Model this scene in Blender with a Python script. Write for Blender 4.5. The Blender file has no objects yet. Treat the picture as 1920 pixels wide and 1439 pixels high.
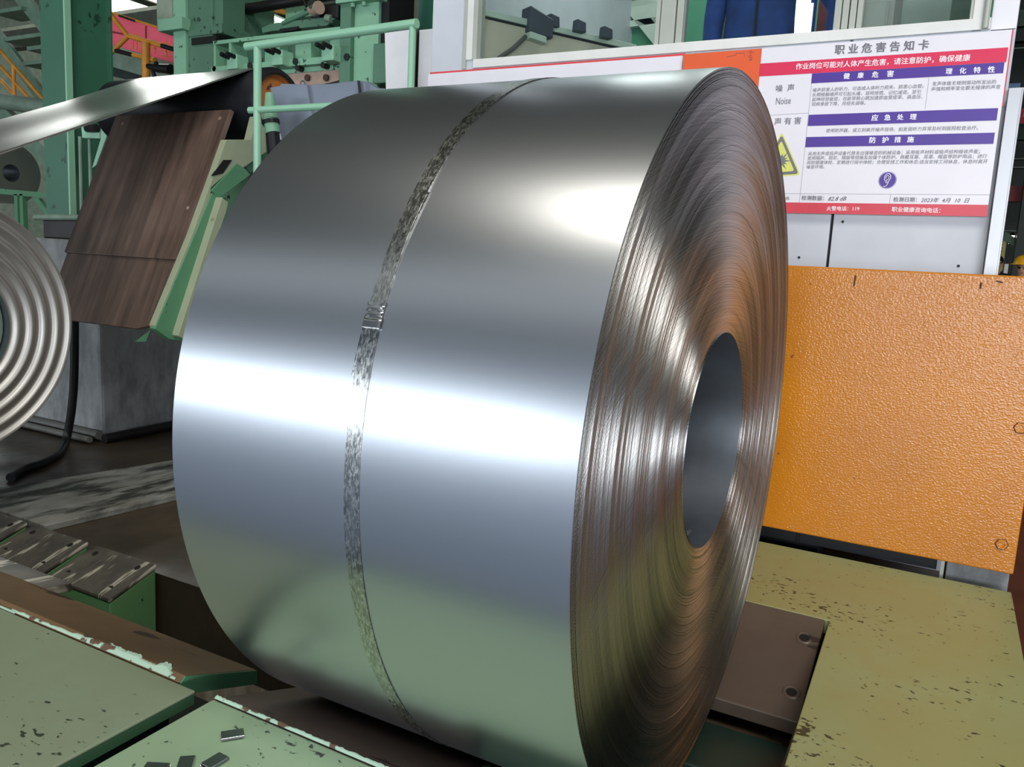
import bpy, bmesh, math, random
from mathutils import Vector, Matrix
R_ = random.Random(7)
PI = math.pi
S = bpy.context.scene
C = S.collection

# ------------------------------------------------------------------ camera
# world: X along the coil axis, Y away from the viewer, Z up; coil axis at y=0, z=0, its near end face at x=0
EYE = Vector((0.44768, -1.87157, 0.39396))
YAW, PITCH, ROLL, FPX = 0.490276, 0.151531, 0.0521765, 1516.65
_f = Vector((-math.sin(YAW) * math.cos(PITCH), math.cos(YAW) * math.cos(PITCH), -math.sin(PITCH)))
_r = Vector((math.cos(YAW), math.sin(YAW), 0)); _u = _r.cross(_f)
_c, _s = math.cos(ROLL), math.sin(ROLL)
CR, CU, CF = _c * _r + _s * _u, -_s * _r + _c * _u, _f
cam = bpy.data.cameras.new('camera'); camo = bpy.data.objects.new('camera', cam); C.objects.link(camo)
cam.sensor_fit = 'HORIZONTAL'; cam.sensor_width = 36; cam.lens = FPX / 1920 * 36
cam.clip_start = 0.05; cam.clip_end = 300
camo.matrix_world = Matrix(((CR.x, CU.x, -CF.x, EYE.x), (CR.y, CU.y, -CF.y, EYE.y), (CR.z, CU.z, -CF.z, EYE.z), (0, 0, 0, 1)))
S.camera = camo

# survey helpers: where a measured sight line meets a known plane of the place
def ray(px, py): return (px - 960) / FPX * CR - (py - 719.5) / FPX * CU + CF
def ax(px, py, x): d = ray(px, py); return EYE + d * ((x - EYE.x) / d.x)
def ay(px, py, y): d = ray(px, py); return EYE + d * ((y - EYE.y) / d.y)
def az(px, py, z): d = ray(px, py); return EYE + d * ((z - EYE.z) / d.z)

# ------------------------------------------------------------------ light
S.view_settings.view_transform = 'Standard'; S.view_settings.look = 'None'
S.view_settings.gamma = 1; S.view_settings.use_curve_mapping = False
S.view_settings.exposure = 0.08
W = bpy.data.worlds.new('hall daylight'); S.world = W; W.use_nodes = True
bg = W.node_tree.nodes['Background']; bg.inputs[0].default_value = (0.80, 0.90, 1.0, 1); bg.inputs[1].default_value = 0.8

def area(name, loc, rot, sx, sy, power, col=(1, 1, 1)):
    l = bpy.data.lights.new(name, 'AREA'); l.shape = 'RECTANGLE'; l.size = sx; l.size_y = sy
    l.energy = power; l.color = col
    o = bpy.data.objects.new(name, l); C.objects.link(o); o.location = loc; o.rotation_euler = rot
    return o
# the long window band of the hall's side wall behind the photographer, sky outside
area('daylight_windows', (-16.5, -14.4, 1.45), (-PI / 2, 0, PI), 23, 2.3, 1100, (0.84, 0.93, 1.0))
area('daylight_gate', (9.8, -14.4, 0.9), (-PI / 2, 0, PI), 20, 3.4, 2050, (0.90, 0.95, 1.0))
# skylights in the hall roof, then two added fill lights
area('skylight_and_fill', (-2.5, -3.2, 8.9), (0, 0, 0), 3.0, 2.2, 120, (1.0, 0.93, 0.80))
area('skylight_and_fill', (-20.5, 11.6, 8.9), (0, 0, 0), 9.0, 3.2, 1150, (0.95, 1.0, 0.96))
area('skylight_and_fill', (5, -4.5, 8.9), (0, 0, 0), 5.0, 4.0, 850, (1.0, 0.98, 0.94))  # added overhead fill for the right deck and coil face
area('skylight_and_fill', (-8, -9.0, 8.9), (0, 0, 0), 34.0, 4.5, 190, (0.88, 0.95, 1.0))  # added broad fill behind the camera, lifts the coil's midtones
# added fill light below the cab ceiling, brightens the interior
area('cab_fill', (-0.8, 3.4, 3.36), (0, 0, 0), 2.4, 0.5, 36, (0.96, 1.0, 0.98))

# ------------------------------------------------------------------ materials
def lin(c):
    return tuple(((v / 255) / 12.92 if v / 255 <= 0.04045 else ((v / 255 + 0.055) / 1.055) ** 2.4) for v in c) + (1,)
MATS = {}
class NT:
    def __init__(s, name):
        s.m = bpy.data.materials.new(name); s.m.use_nodes = True; s.t = s.m.node_tree; s.n = s.t.nodes
        s.b = s.n['Principled BSDF']; MATS[name] = s.m
        s.co = s.n.new('ShaderNodeTexCoord')
    def link(s, a, b): s.t.links.new(a, b)
    def map(s, scale=(1, 1, 1), rot=(0, 0, 0), loc=(0, 0, 0)):
        k = s.n.new('ShaderNodeMapping'); k.inputs['Scale'].default_value = scale; k.inputs['Rotation'].default_value = rot; k.inputs['Location'].default_value = loc
        s.link(s.co.outputs['Object'], k.inputs['Vector']); return k.outputs[0]
    def noise(s, scale, vec=None, detail=4, rough=0.55, dist=0.0):
        k = s.n.new('ShaderNodeTexNoise'); k.inputs['Scale'].default_value = scale; k.inputs['Detail'].default_value = detail
        k.inputs['Roughness'].default_value = rough; k.inputs['Distortion'].default_value = dist
        s.link(vec or s.map(), k.inputs['Vector']); return k.outputs['Fac']
    def ramp(s, fac, a, b, ca=(0, 0, 0, 1), cb=(1, 1, 1, 1)):
        k = s.n.new('ShaderNodeValToRGB'); e = k.color_ramp.elements
        e[0].position = a; e[0].color = ca; e[1].position = b; e[1].color = cb
        s.link(fac, k.inputs[0]); return k.outputs[0]
    def mix(s, fac, a, b):
        k = s.n.new('ShaderNodeMix'); k.data_type = 'RGBA'
        if isinstance(fac, (int, float)): k.inputs[0].default_value = fac
        else: s.link(fac, k.inputs[0])
        for v, i in ((a, 6), (b, 7)):
            if isinstance(v, tuple): k.inputs[i].default_value = v
            else: s.link(v, k.inputs[i])
        return k.outputs[2]
    def math(s, op, a, b):
        k = s.n.new('ShaderNodeMath'); k.operation = op
        for v, i in ((a, 0), (b, 1)):
            if isinstance(v, (int, float)): k.inputs[i].default_value = v
            else: s.link(v, k.inputs[i])
        return k.outputs[0]
    def bump(s, h, strength, dist=0.002):
        k = s.n.new('ShaderNodeBump'); k.inputs['Strength'].default_value = strength; k.inputs['Distance'].default_value = dist
        s.link(h, k.inputs['Height']); s.link(k.outputs[0], s.b.inputs['Normal'])
    def col(s, v):
        if isinstance(v, tuple): s.b.inputs['Base Color'].default_value = v
        else: s.link(v, s.b.inputs['Base Color'])
    def set(s, rough=None, metal=None, spec=None):
        if rough is not None:
            if isinstance(rough, (int, float)): s.b.inputs['Roughness'].default_value = rough
            else: s.link(rough, s.b.inputs['Roughness'])
        if metal is not None: s.b.inputs['Metallic'].default_value = metal
        if spec is not None: s.b.inputs['Specular IOR Level'].default_value = spec

def plain(name, c, rough=0.5, metal=0.0, var=0.12, scale=6, spec=None):
    m = NT(name); a = lin(c); d = tuple(v * (1 - var * 2) for v in a[:3]) + (1,); l = tuple(min(1, v * (1 + var)) for v in a[:3]) + (1,)
    m.col(m.mix(m.ramp(m.noise(scale), 0.3, 0.7), d, l)); m.set(rough, metal, spec); return m
def painted(name, c, chip=(40, 45, 38), amount=0.30, rough=0.45, scale=30, stretch=(1, 1, 1), dirt=0.25, dirtc=None, bump=0.15):
    """machine paint: mottled tone, dark chips and a little orange peel"""
    m = NT(name); a = lin(c)
    dk = lin(dirtc) if dirtc else tuple(v * 0.55 for v in a[:3]) + (1,)
    base = m.mix(m.ramp(m.noise(2.3, detail=6), 0.35, 0.75), a, m.mix(dirt, a, dk))
    base = m.mix(m.ramp(m.noise(14, detail=6), 0.45, 0.8), base, m.mix(dirt * 0.8, a, dk))
    ch = m.noise(scale, m.map(stretch), detail=3, rough=0.5)
    reg = m.noise(3.0, m.map(loc=(3, 1, 7)), detail=2)
    ch = m.math('ADD', ch, m.math('MULTIPLY', m.math('SUBTRACT', reg, 0.5), 0.55))
    f = m.ramp(ch, 1 - amount - 0.02, 1 - amount + 0.02)
    m.col(m.mix(f, base, lin(chip))); m.set(rough)
    m.bump(m.math('SUBTRACT', m.noise(60), m.math('MULTIPLY', f, 1.5)), bump, 0.001)
    return m

def steel(name, c, rough, grain=0.05, metal=1.0, gscale=(60, 900, 900)):
    m = NT(name); m.col(lin(c))
    g = m.noise(1.0, m.map(gscale), detail=2)
    fine = m.noise(900, detail=1)
    m.set(m.ramp(g, 0.2, 0.8, (rough - 0.008,) * 3 + (1,), (rough + 0.008,) * 3 + (1,)), metal)
    m.bump(fine, grain, 0.0004)
    return m
# rolled sheet of the coil
steel('coil_steel', (200, 203, 209), 0.29, 0.06)
steel('strip_steel', (200, 198, 194), 0.34, 0.03)
m = NT('coil_edge_steel')                                             # the sheared lap edges
vr = m.noise(1.0, m.map((1, 1, 1)), detail=2)
sx = m.n.new('ShaderNodeSeparateXYZ'); m.link(m.co.outputs['Object'], sx.inputs[0])
rad = m.math('SQRT', m.math('ADD', m.math('MULTIPLY', sx.outputs[1], sx.outputs[1]), m.math('MULTIPLY', sx.outputs[2], sx.outputs[2])), 0)
cmb = m.n.new('ShaderNodeCombineXYZ'); m.link(rad, cmb.inputs[0])
lap = m.noise(420, cmb.outputs[0], detail=3, rough=0.7)
band = m.noise(30, cmb.outputs[0], detail=2)
m.col(m.mix(m.ramp(lap, 0.35, 0.62), lin((112, 112, 112)), lin((216, 215, 212))))
m.set(m.ramp(band, 0.3, 0.7, (0.30,) * 3 + (1,), (0.40,) * 3 + (1,)), 1.0)
tg = m.n.new('ShaderNodeTangent'); tg.direction_type = 'RADIAL'; tg.axis = 'X'; m.link(tg.outputs[0], m.b.inputs['Tangent'])
m.b.inputs['Anisotropic'].default_value = 0.85; m.b.inputs['Anisotropic Rotation'].default_value = 0.25
spk = m.noise(700, detail=2)
m.bump(m.math('ADD', m.math('MULTIPLY', lap, 0.7), m.math('MULTIPLY', spk, 0.5)), 0.22, 0.0007)
m = NT('strap_steel')                                                 # spangled galvanised band
sp = m.noise(95, m.map((2.2, 0.8, 0.8)), detail=7, rough=0.75, dist=0.5)
k = m.ramp(sp, 0.40, 0.60)
m.col(m.mix(k, lin((146, 146, 143)), lin((214, 214, 211)))); m.set(m.ramp(sp, 0.35, 0.65, (0.16,) * 3 + (1,), (0.34,) * 3 + (1,)), 1.0); m.bump(sp, 0.03, 0.0003)
steel('seal_steel', (205, 206, 206), 0.22, 0.08)
steel('bright_trim', (176, 176, 178), 0.42, 0.06, gscale=(200, 200, 8))
steel('old_coil_edge', (186, 183, 178), 0.5, 0.05)
plain('bore_dark', (150, 156, 164), 0.4, 0.95)
painted('deck_green', (130, 143, 117), (52, 60, 42), 0.315, 0.5, 62, (0.6, 1, 1), 0.3, (118, 112, 84))
painted('deck_mint', (146, 170, 137), (60, 72, 55), 0.285, 0.5, 70, (0.6, 1, 1), 0.3, (110, 130, 100))
painted('deck_bounce_tint', (152, 158, 112), (60, 60, 38), 0.305, 0.45, 72, (0.65, 1, 1), 0.4, (150, 128, 58))  # green paint yellowed: the barrier's bounce light is put into the colour
painted('side_green', (62, 98, 70), (30, 50, 36), 0.25, 0.5)
painted('block_green', (96, 142, 92), (30, 50, 30), 0.27, 0.55)
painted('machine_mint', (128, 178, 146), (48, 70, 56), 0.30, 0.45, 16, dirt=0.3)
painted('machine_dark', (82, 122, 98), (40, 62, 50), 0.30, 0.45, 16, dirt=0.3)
painted('column_green', (54, 104, 80), (28, 60, 46), 0.30, 0.42, 12, dirt=0.35)
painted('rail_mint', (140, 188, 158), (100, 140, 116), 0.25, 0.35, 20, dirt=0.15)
painted('arm_green', (88, 140, 104), (44, 70, 50), 0.27, 0.45, 14, dirt=0.3)
painted('arm_pale', (158, 166, 138), (100, 110, 86), 0.25, 0.5, 14, dirt=0.3)
m = painted('lip_mint', (176, 204, 182), (96, 74, 58), 0.42, 0.55, 26, (0.8, 1, 1))
m = painted('liner_brown', (98, 84, 74), (54, 46, 40), 0.33, 0.42, 22, (0.3, 1, 1), 0.6, (78, 62, 50)); m.set(0.42, 0.15)
m = painted('liner_rust', (122, 98, 68), (60, 44, 34), 0.3, 0.42, 10, (0.3, 1, 1), 0.6, (70, 46, 30)); m.set(0.45, 0.05)
m = NT('apron_wood')                                                  # oily streaked guide table plates
st = m.noise(1.0, m.map((14, 1.1, 1.1)), detail=5, rough=0.65); bl = m.noise(2.2, detail=4)
m.col(m.mix(m.ramp(st, 0.3, 0.72), lin((74, 60, 52)), m.mix(m.ramp(bl, 0.35, 0.7), lin((146, 120, 106)), lin((112, 90, 76))))); m.set(0.42, 0.1); m.bump(st, 0.1, 0.002)
m = NT('worn_block')
wn = m.noise(1.0, m.map((26, 4, 4)), detail=3, rough=0.6, dist=0.4); m.col(m.mix(m.ramp(wn, 0.56, 0.62), m.mix(m.ramp(m.noise(9), 0.3, 0.7), lin((64, 62, 56)), lin((106, 100, 88))), lin((190, 184, 168)))); m.set(0.4, 0.35); m.bump(wn, 0.3, 0.002)
m = NT('weathered_plank')
wn = m.noise(1.0, m.map((10, 3.2, 6), (0, 0, 0.2)), detail=6, rough=0.6); m.col(m.mix(m.ramp(wn, 0.42, 0.56), lin((52, 54, 48)), m.mix(m.ramp(m.noise(5), 0.3, 0.7), lin((150, 152, 146)), lin((118, 116, 106))))); m.set(0.65); m.bump(wn, 0.3, 0.003)
m = NT('concrete_painted')
wn = m.noise(5, m.map((1, 1, 0.5)), detail=6, rough=0.65); m.col(m.mix(m.ramp(wn, 0.42, 0.62), lin((150, 152, 152)), lin((110, 112, 114)))); m.set(0.6); m.bump(m.noise(18), 0.2, 0.003)
m = NT('floor_oily')
wn = m.noise(1.4, detail=6); m.col(m.mix(m.ramp(wn, 0.35, 0.7), lin((48, 43, 35)), lin((84, 70, 53)))); m.set(m.ramp(m.noise(3), 0.3, 0.7, (0.25,) * 3 + (1,), (0.6,) * 3 + (1,))); m.bump(m.noise(12), 0.15, 0.003)
m = NT('floor_hall')
wn = m.noise(0.5, detail=5); m.col(m.mix(m.ramp(wn, 0.35, 0.7), lin((96, 110, 133)), lin((112, 126, 148)))); m.set(0.65); m.bump(m.noise(9), 0.1, 0.003)
plain('floor_redbrown', (98, 52, 34), 0.45)
plain('pit_dark', (34, 40, 34), 0.6)
plain('pit_green', (26, 48, 38), 0.5)
m = NT('pit_wall'); wn = m.noise(1.0, m.map((9, 2, 1.3)), detail=5, rough=0.6); m.col(m.mix(m.ramp(wn, 0.35, 0.68), lin((124, 108, 88)), lin((204, 192, 172)))); m.set(0.6)
# yellow enamelled plate with orange-peel skin
m = NT('yellow_enamel')
tone = m.ramp(m.noise(2.5, detail=4), 0.3, 0.75)
base = m.mix(tone, lin((204, 126, 20)), lin((186, 114, 30)))
mk = m.noise(1.0, m.map((26, 8, 16)), detail=3); f = m.ramp(mk, 0.735, 0.75)
m.col(m.mix(f, base, lin((128, 70, 26))))
pv = m.n.new('ShaderNodeTexVoronoi'); pv.inputs['Scale'].default_value = 130; m.link(m.map((1, 1, 1.5)), pv.inputs['Vector'])
pe = m.math('ADD', m.math('MULTIPLY', pv.outputs[0], 0.55), m.noise(130, detail=2))
m.set(0.20, 0, 0.7); m.bump(pe, 0.5, 0.0024)
plain('cab_white', (228, 226, 232), 0.38, var=0.03)
plain('cab_grey', (196, 200, 208), 0.4, var=0.03)
plain('frame_grey', (176, 180, 170), 0.4, 0.2, var=0.04)
plain('frame_white', (220, 220, 216), 0.4, var=0.04)
plain('board_white', (226, 223, 230), 0.30, var=0.015)
plain('print_red', (214, 44, 82), 0.35, var=0.03)
plain('print_red_bottom', (208, 62, 78), 0.35, var=0.05)
plain('print_purple', (78, 52, 146), 0.35, var=0.04)
plain('print_grey', (112, 110, 116), 0.5, var=0.0)
plain('print_white', (246, 244, 248), 0.4, var=0.0)
plain('print_ink', (72, 72, 84), 0.5, var=0.0)
plain('print_line', (150, 150, 158), 0.5, var=0.0)
plain('sign_yellow', (214, 216, 110), 0.4, var=0.05)
plain('card_orange', (226, 92, 44), 0.4, var=0.05, scale=4)
plain('red_line', (214, 66, 70), 0.5, var=0.02)
plain('seam_dark', (26, 28, 34), 0.6, var=0)
plain('rubber_black', (26, 28, 32), 0.45, spec=0.3)
plain('roll_rim', (60, 36, 22), 0.6)
painted('roll_orange', (170, 104, 40), (70, 40, 22), 0.33, 0.55, 14)
plain('black_hole', (8, 9, 9), 0.8, var=0)
plain('guard_grey', (120, 128, 142), 0.35, 0.2, var=0.05)
plain('panel_white', (236, 234, 236), 0.4, var=0.03)
plain('dark_metal', (46, 44, 44), 0.4, 0.6)
plain('bolt_black', (28, 28, 28), 0.45, 0.4)
plain('pad_brown', (168, 142, 126), 0.5, var=0.15)
plain('rail_yellow', (214, 142, 44), 0.45)
plain('crane_red', (255, 104, 124), 0.4, var=0.04)
plain('crane_gold', (226, 128, 62), 0.5, var=0.04)
plain('grey_green', (120, 140, 124), 0.5)
plain('stair_green', (108, 136, 116), 0.5)
plain('pale_green', (176, 196, 172), 0.5, var=0.06)
plain('teal_panel', (84, 150, 130), 0.45, var=0.06)
plain('beige_panel', (186, 178, 164), 0.5, var=0.05)
plain('hall_green', (64, 84, 70), 0.6)
plain('hall_dark', (30, 42, 36), 0.6)
plain('roof_sheet', (92, 96, 84), 0.6)
plain('wall_sheet', (124, 138, 126), 0.6)
plain('wall_blue', (176, 192, 214), 0.6)
plain('cab_inside', (66, 138, 104), 0.5, var=0.06)
plain('cab_beam', (190, 204, 190), 0.5, var=0.05)
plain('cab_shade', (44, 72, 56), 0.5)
plain('desk_cream', (206, 198, 176), 0.5, var=0.05)
plain('box_dark', (62, 70, 80), 0.5)
plain('cable_grey', (96, 96, 92), 0.5)
plain('cabinet_grey', (178, 178, 170), 0.5, var=0.04)
plain('curtain_red', (150, 78, 84), 0.7, var=0.2)
plain('overall_blue', (38, 70, 140), 0.8, var=0.2, scale=9)
plain('overall_dark', (26, 30, 38), 0.8)
plain('skin', (196, 150, 122), 0.55, var=0.04)
plain('hair_black', (20, 18, 18), 0.5)
plain('helmet_yellow', (240, 176, 30), 0.3)
plain('cloth_white', (230, 230, 226), 0.7)
plain('ladder_yellow', (206, 200, 110), 0.5)
plain('banner_red', (176, 42, 62), 0.6)
plain('beam_red', (140, 40, 46), 0.5)
plain('banner_text', (226, 200, 200), 0.6)
plain('window_blue', (120, 160, 206), 0.3)
def emit(name, c, strength):
    m = NT(name); m.col((0.8, 0.8, 0.8, 1)); m.b.inputs['Emission Color'].default_value = lin(c); m.b.inputs['Emission Strength'].default_value = strength
emit('lamp_white', (250, 255, 245), 3.0); emit('skylight_glow', (255, 252, 235), 2.2); emit('screen_white', (236, 246, 255), 1.6); emit('far_lamp', (255, 250, 240), 6)
m = NT('window_glass'); m.col((1, 1, 1, 1))
m.n.remove(m.b); g = m.n.new('ShaderNodeBsdfGlossy'); g.inputs['Roughness'].default_value = 0.02; t = m.n.new('ShaderNodeBsdfTransparent'); t.inputs[0].default_value = (0.93, 0.97, 0.95, 1)
fr = m.n.new('ShaderNodeFresnel'); fr.inputs[0].default_value = 1.45; mx = m.n.new('ShaderNodeMixShader')
m.link(fr.outputs[0], mx.inputs[0]); m.link(t.outputs[0], mx.inputs[1]); m.link(g.outputs[0], mx.inputs[2]); m.link(mx.outputs[0], m.n['Material Output'].inputs[0])

# ------------------------------------------------------------------ building helpers
V = Vector
class MB:
    """collects shapes in world coordinates and links them as one mesh object"""
    def __init__(s): s.v = []; s.f = []
    def add(s, vs, fs):
        b = len(s.v); s.v += [V(p) for p in vs]; s.f += [tuple(b + i for i in f) for f in fs]; return s
    def hexa(s, p):  # 8 corners: bottom loop 0-3, top loop 4-7
        return s.add(p, [(3, 2, 1, 0), (4, 5, 6, 7), (0, 1, 5, 4), (1, 2, 6, 5), (2, 3, 7, 6), (3, 0, 4, 7)])
    def box(s, a, b):
        x0, y0, z0 = (min(a[i], b[i]) for i in range(3)); x1, y1, z1 = (max(a[i], b[i]) for i in range(3))
        return s.hexa([(x0, y0, z0), (x1, y0, z0), (x1, y1, z0), (x0, y1, z0), (x0, y0, z1), (x1, y0, z1), (x1, y1, z1), (x0, y1, z1)])
    def prism(s, pts, ext):
        n = len(pts); e = V(ext); pts = [V(p) for p in pts]
        nr = V((0, 0, 0))
        for i in range(n): nr += pts[i].cross(pts[(i + 1) % n])
        if nr.dot(e) > 0: pts = pts[::-1]
        return s.add(pts + [p + e for p in pts], [tuple(range(n)), tuple(range(2 * n - 1, n - 1, -1))] + [(i, i + n, (i + 1) % n + n, (i + 1) % n) for i in range(n)])
    def bar(s, a, b, w, h, up=(0, 0, 1)):
        a, b = V(a), V(b); d = (b - a).normalized(); up = V(up)
        if abs(d.dot(up)) > 0.98: up = V((0, 1, 0))
        x = d.cross(up).normalized(); z = x.cross(d)
        q = [x * (-w / 2) + z * (-h / 2), x * (w / 2) + z * (-h / 2), x * (w / 2) + z * (h / 2), x * (-w / 2) + z * (h / 2)]
        return s.add([a + k for k in q] + [b + k for k in q], [(0, 1, 2, 3), (7, 6, 5, 4)] + [(i, i + 4, (i + 1) % 4 + 4, (i + 1) % 4) for i in range(4)])
    def tube(s, pts, r, n=12, cap=True):
        pts = [V(p) for p in pts]; m = len(pts); rings = []
        t0 = (pts[1] - pts[0]).normalized(); up = V((0, 0, 1)) if abs(t0.z) < 0.9 else V((0, 1, 0)); x = t0.cross(up).normalized()
        for i, p in enumerate(pts):
            t = (pts[min(i + 1, m - 1)] - pts[max(i - 1, 0)]).normalized()
            x = (x - t * x.dot(t)).normalized(); y = t.cross(x)
            rr = r[i] if isinstance(r, (list, tuple)) else r
            rings.append([p + (x * math.cos(2 * PI * k / n) + y * math.sin(2 * PI * k / n)) * rr for k in range(n)])
        fs = [(i * n + k, i * n + (k + 1) % n, (i + 1) * n + (k + 1) % n, (i + 1) * n + k) for i in range(m - 1) for k in range(n)]
        if cap: fs += [tuple(range(n - 1, -1, -1)), tuple(range((m - 1) * n, m * n))]
        return s.add([q for g in rings for q in g], fs)
    def lathe(s, prof, c, axis='X', n=64, a0=0, a1=2 * PI):
        """prof: (offset along axis, radius); revolved about the axis through c"""
        full = abs(a1 - a0 - 2 * PI) < 1e-6; k = n if full else n + 1; c = V(c); vs = []
        for (t, r) in prof:
            for i in range(k):
                a = a0 + (a1 - a0) * i / n; u, w = r * math.cos(a), r * math.sin(a)
                vs.append(c + (V((t, u, w)) if axis == 'X' else V((u, t, w)) if axis == 'Y' else V((u, w, t))))
        fs = []
        for j in range(len(prof) - 1):
            for i in range(n):
                i2 = (i + 1) % k
                q = (j * k + i, j * k + i2, (j + 1) * k + i2, (j + 1) * k + i)
                fs.append(q if axis != 'Y' else q[::-1])
        return s.add(vs, fs)
    def disc(s, c, r, nrm='X', n=32, sign=1):
        c = V(c); vs = []
        for i in range(n):
            a = 2 * PI * i / n * sign; u, w = r * math.cos(a), r * math.sin(a)
            vs.append(c + (V((0, u, w)) if nrm == 'X' else V((u, 0, w)) if nrm == 'Y' else V((u, w, 0))))
        return s.add(vs, [tuple(range(n))])
    def build(s, name, mat, parent=None, bevel=0, smooth=False, seg=2, **props):
        vs = s.v
        if parent is not None:
            org = world_loc(parent)
        else:
            lo = [min(p[i] for p in vs) for i in range(3)]; hi = [max(p[i] for p in vs) for i in range(3)]
            org = V(((lo[0] + hi[0]) / 2, (lo[1] + hi[1]) / 2, lo[2]))
        me = bpy.data.meshes.new(name); me.from_pydata([p - org for p in vs], [], s.f); me.validate()
        o = bpy.data.objects.new(name, me); C.objects.link(o)
        if parent is not None: o.parent = parent
        else: o.location = org
        me.materials.append(MATS[mat])
        if smooth:
            me.polygons.foreach_set('use_smooth', [True] * len(me.polygons)); me.set_sharp_from_angle(angle=math.radians(40))
        if bevel:
            b = o.modifiers.new('edge', 'BEVEL'); b.width = bevel; b.segments = seg; b.limit_method = 'ANGLE'
        for k, v in props.items(): o[k] = v
        return o
def world_loc(o):
    p = V((0, 0, 0))
    while o is not None: p += o.location; o = o.parent
    return p
def thing(name, label, cat, loc, group=None):
    o = bpy.data.objects.new(name, None); C.objects.link(o); o.location = V(loc); o.empty_display_size = 0.1
    o['label'] = label; o['category'] = cat
    if group: o['group'] = group
    return o
def tag(o, label, cat, group=None):
    o['label'] = label; o['category'] = cat
    if group: o['group'] = group
    return o
def struct(o): o['kind'] = 'structure'; return o
def copy_tree(o, parent=None):
    c = o.copy(); C.objects.link(c)
    if parent is not None: c.parent = parent
    for ch in o.children: copy_tree(ch, c)
    return c
def box(a, b): return MB().box(a, b)
def txt(body, px0, px1, y, mat, parent, bold=0.0, h=None, name='lettering', slant=0.0):
    """a line of printing on a plane y=const, from the left to the right measured point (both on the line's mid-height)"""
    a, b = ay(*px0, y), ay(*px1, y)
    cu = bpy.data.curves.new(name, 'FONT'); cu.body = body; cu.size = 1; cu.resolution_u = 2; cu.shear = slant
    cu.fill_mode = 'BOTH'; cu.align_x = 'LEFT'
    t = bpy.data.objects.new(name, cu); C.objects.link(t)
    me = bpy.data.meshes.new_from_object(t.evaluated_get(bpy.context.evaluated_depsgraph_get()))
    bpy.data.objects.remove(t); bpy.data.curves.remove(cu)
    if not len(me.vertices): return None
    xs = [v.co.x for v in me.vertices]; ys = [v.co.y for v in me.vertices]
    if bold:
        bm = bmesh.new(); bm.from_mesh(me); g0 = bm.faces[:]
        for dx, dy, dz in ((bold * 2, 0, .0002), (bold, bold, .0004)):
            r_ = bmesh.ops.duplicate(bm, geom=g0); bmesh.ops.translate(bm, vec=(dx, dy, dz), verts=[e for e in r_['geom'] if isinstance(e, bmesh.types.BMVert)])
        bm.to_mesh(me); bm.free()
    x0, x1, y0, y1 = min(xs), max(xs), min(ys), max(ys)
    sx_ = (b.x - a.x) / (x1 - x0); sy_ = (h / (y1 - y0)) if h else sx_
    cz = (a.z + b.z) / 2; tilt = (b.z - a.z) / (b.x - a.x)
    org = world_loc(parent)
    for v in me.vertices:
        X = a.x + (v.co.x - x0) * sx_
        v.co = V((X, y - v.co.z, cz + tilt * (X - (a.x + b.x) / 2) + (v.co.y - (y0 + y1) / 2) * sy_)) - org
    o = bpy.data.objects.new(name, me); C.objects.link(o); o.parent = parent
    me.materials.clear(); me.materials.append(MATS[mat]); return o

# ------------------------------------------------------------------ the hall shell
ZF, ZD = -0.86, -0.64           # floor and coil-car deck levels
ROOF = 9.0
fl = MB()
for a, b in (((-30, 0.1), (30, 26)), ((-30, -16), (-3.2, 0.1)), ((-3.2, -16), (30, -1.5)), ((1.2, -1.5), (30, 0.1))):
    fl.box((a[0], a[1], ZF - 0.3), (b[0], b[1], ZF))
struct(fl.build('floor', 'floor_oily'))
# floor toward the window wall, bluish sky light put into its colour
struct(box((-30, -14.5, ZF), (30, -1.505, ZF + 0.004)).build('trim_1', 'floor_hall'))
struct(box((0.78, -1.4, ZF), (6, 9, ZF + 0.005)).build('trim_2', 'floor_redbrown'))
pt = MB(); pt.box((-3.2, -1.5, -1.5), (1.2, 0.1, -1.3))
struct(pt.build('trim_3', 'pit_dark'))
pw = MB(); pw.box((-3.2, 0.1, -1.5), (1.2, 0.13, ZF - 0.001))
struct(pw.build('trim_4', 'pit_wall'))
# far wall and side walls of the hall
struct(box((-30, 25.5, ZF), (30, 25.8, ROOF)).build('wall_back', 'wall_sheet'))
struct(box((-30.3, -16, ZF), (-30, 26, ROOF)).build('wall_left', 'wall_sheet'))
wf = MB(); wf.box((-30, -14.8, ZF), (-0.2, -14.5, 0.35)); wf.box((-30, -14.8, 2.7), (30, -14.5, ROOF)); wf.box((-5, -14.8, 0.3), (-0.2, -14.5, 2.7))
struct(wf.build('wall_front', 'wall_blue'))
cl = MB(); cl.box((-30, -14.8, ROOF), (30, 17.8, ROOF + 0.12)); cl.box((-30, 20.8, ROOF), (30, 26, ROOF + 0.12)); cl.box((-20, 17.8, ROOF), (30, 20.8, ROOF + 0.12))
struct(cl.build('ceiling', 'roof_sheet'))
struct(box((30, -16, ZF), (30.3, 26, ROOF)).build('wall_right', 'wall_sheet'))
struct(box((-4.0, -4.3, ROOF - 0.03), (-1.0, -2.1, ROOF - 0.005)).build('window_1', 'skylight_glow'))
i = 1
for x in (-29.6, -26.4, -23.2):
    i += 1
    struct(box((x, 17.8, ROOF + 0.02), (x + 2.6, 20.8, ROOF + 0.06)).build('window_%d' % i, 'skylight_glow'))
    struct(box((x + 2.6, 17.8, ROOF - 0.02), (x + 3.2, 20.8, ROOF + 0.1)).build('trim_%d' % (10 + i), 'roof_sheet'))
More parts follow.
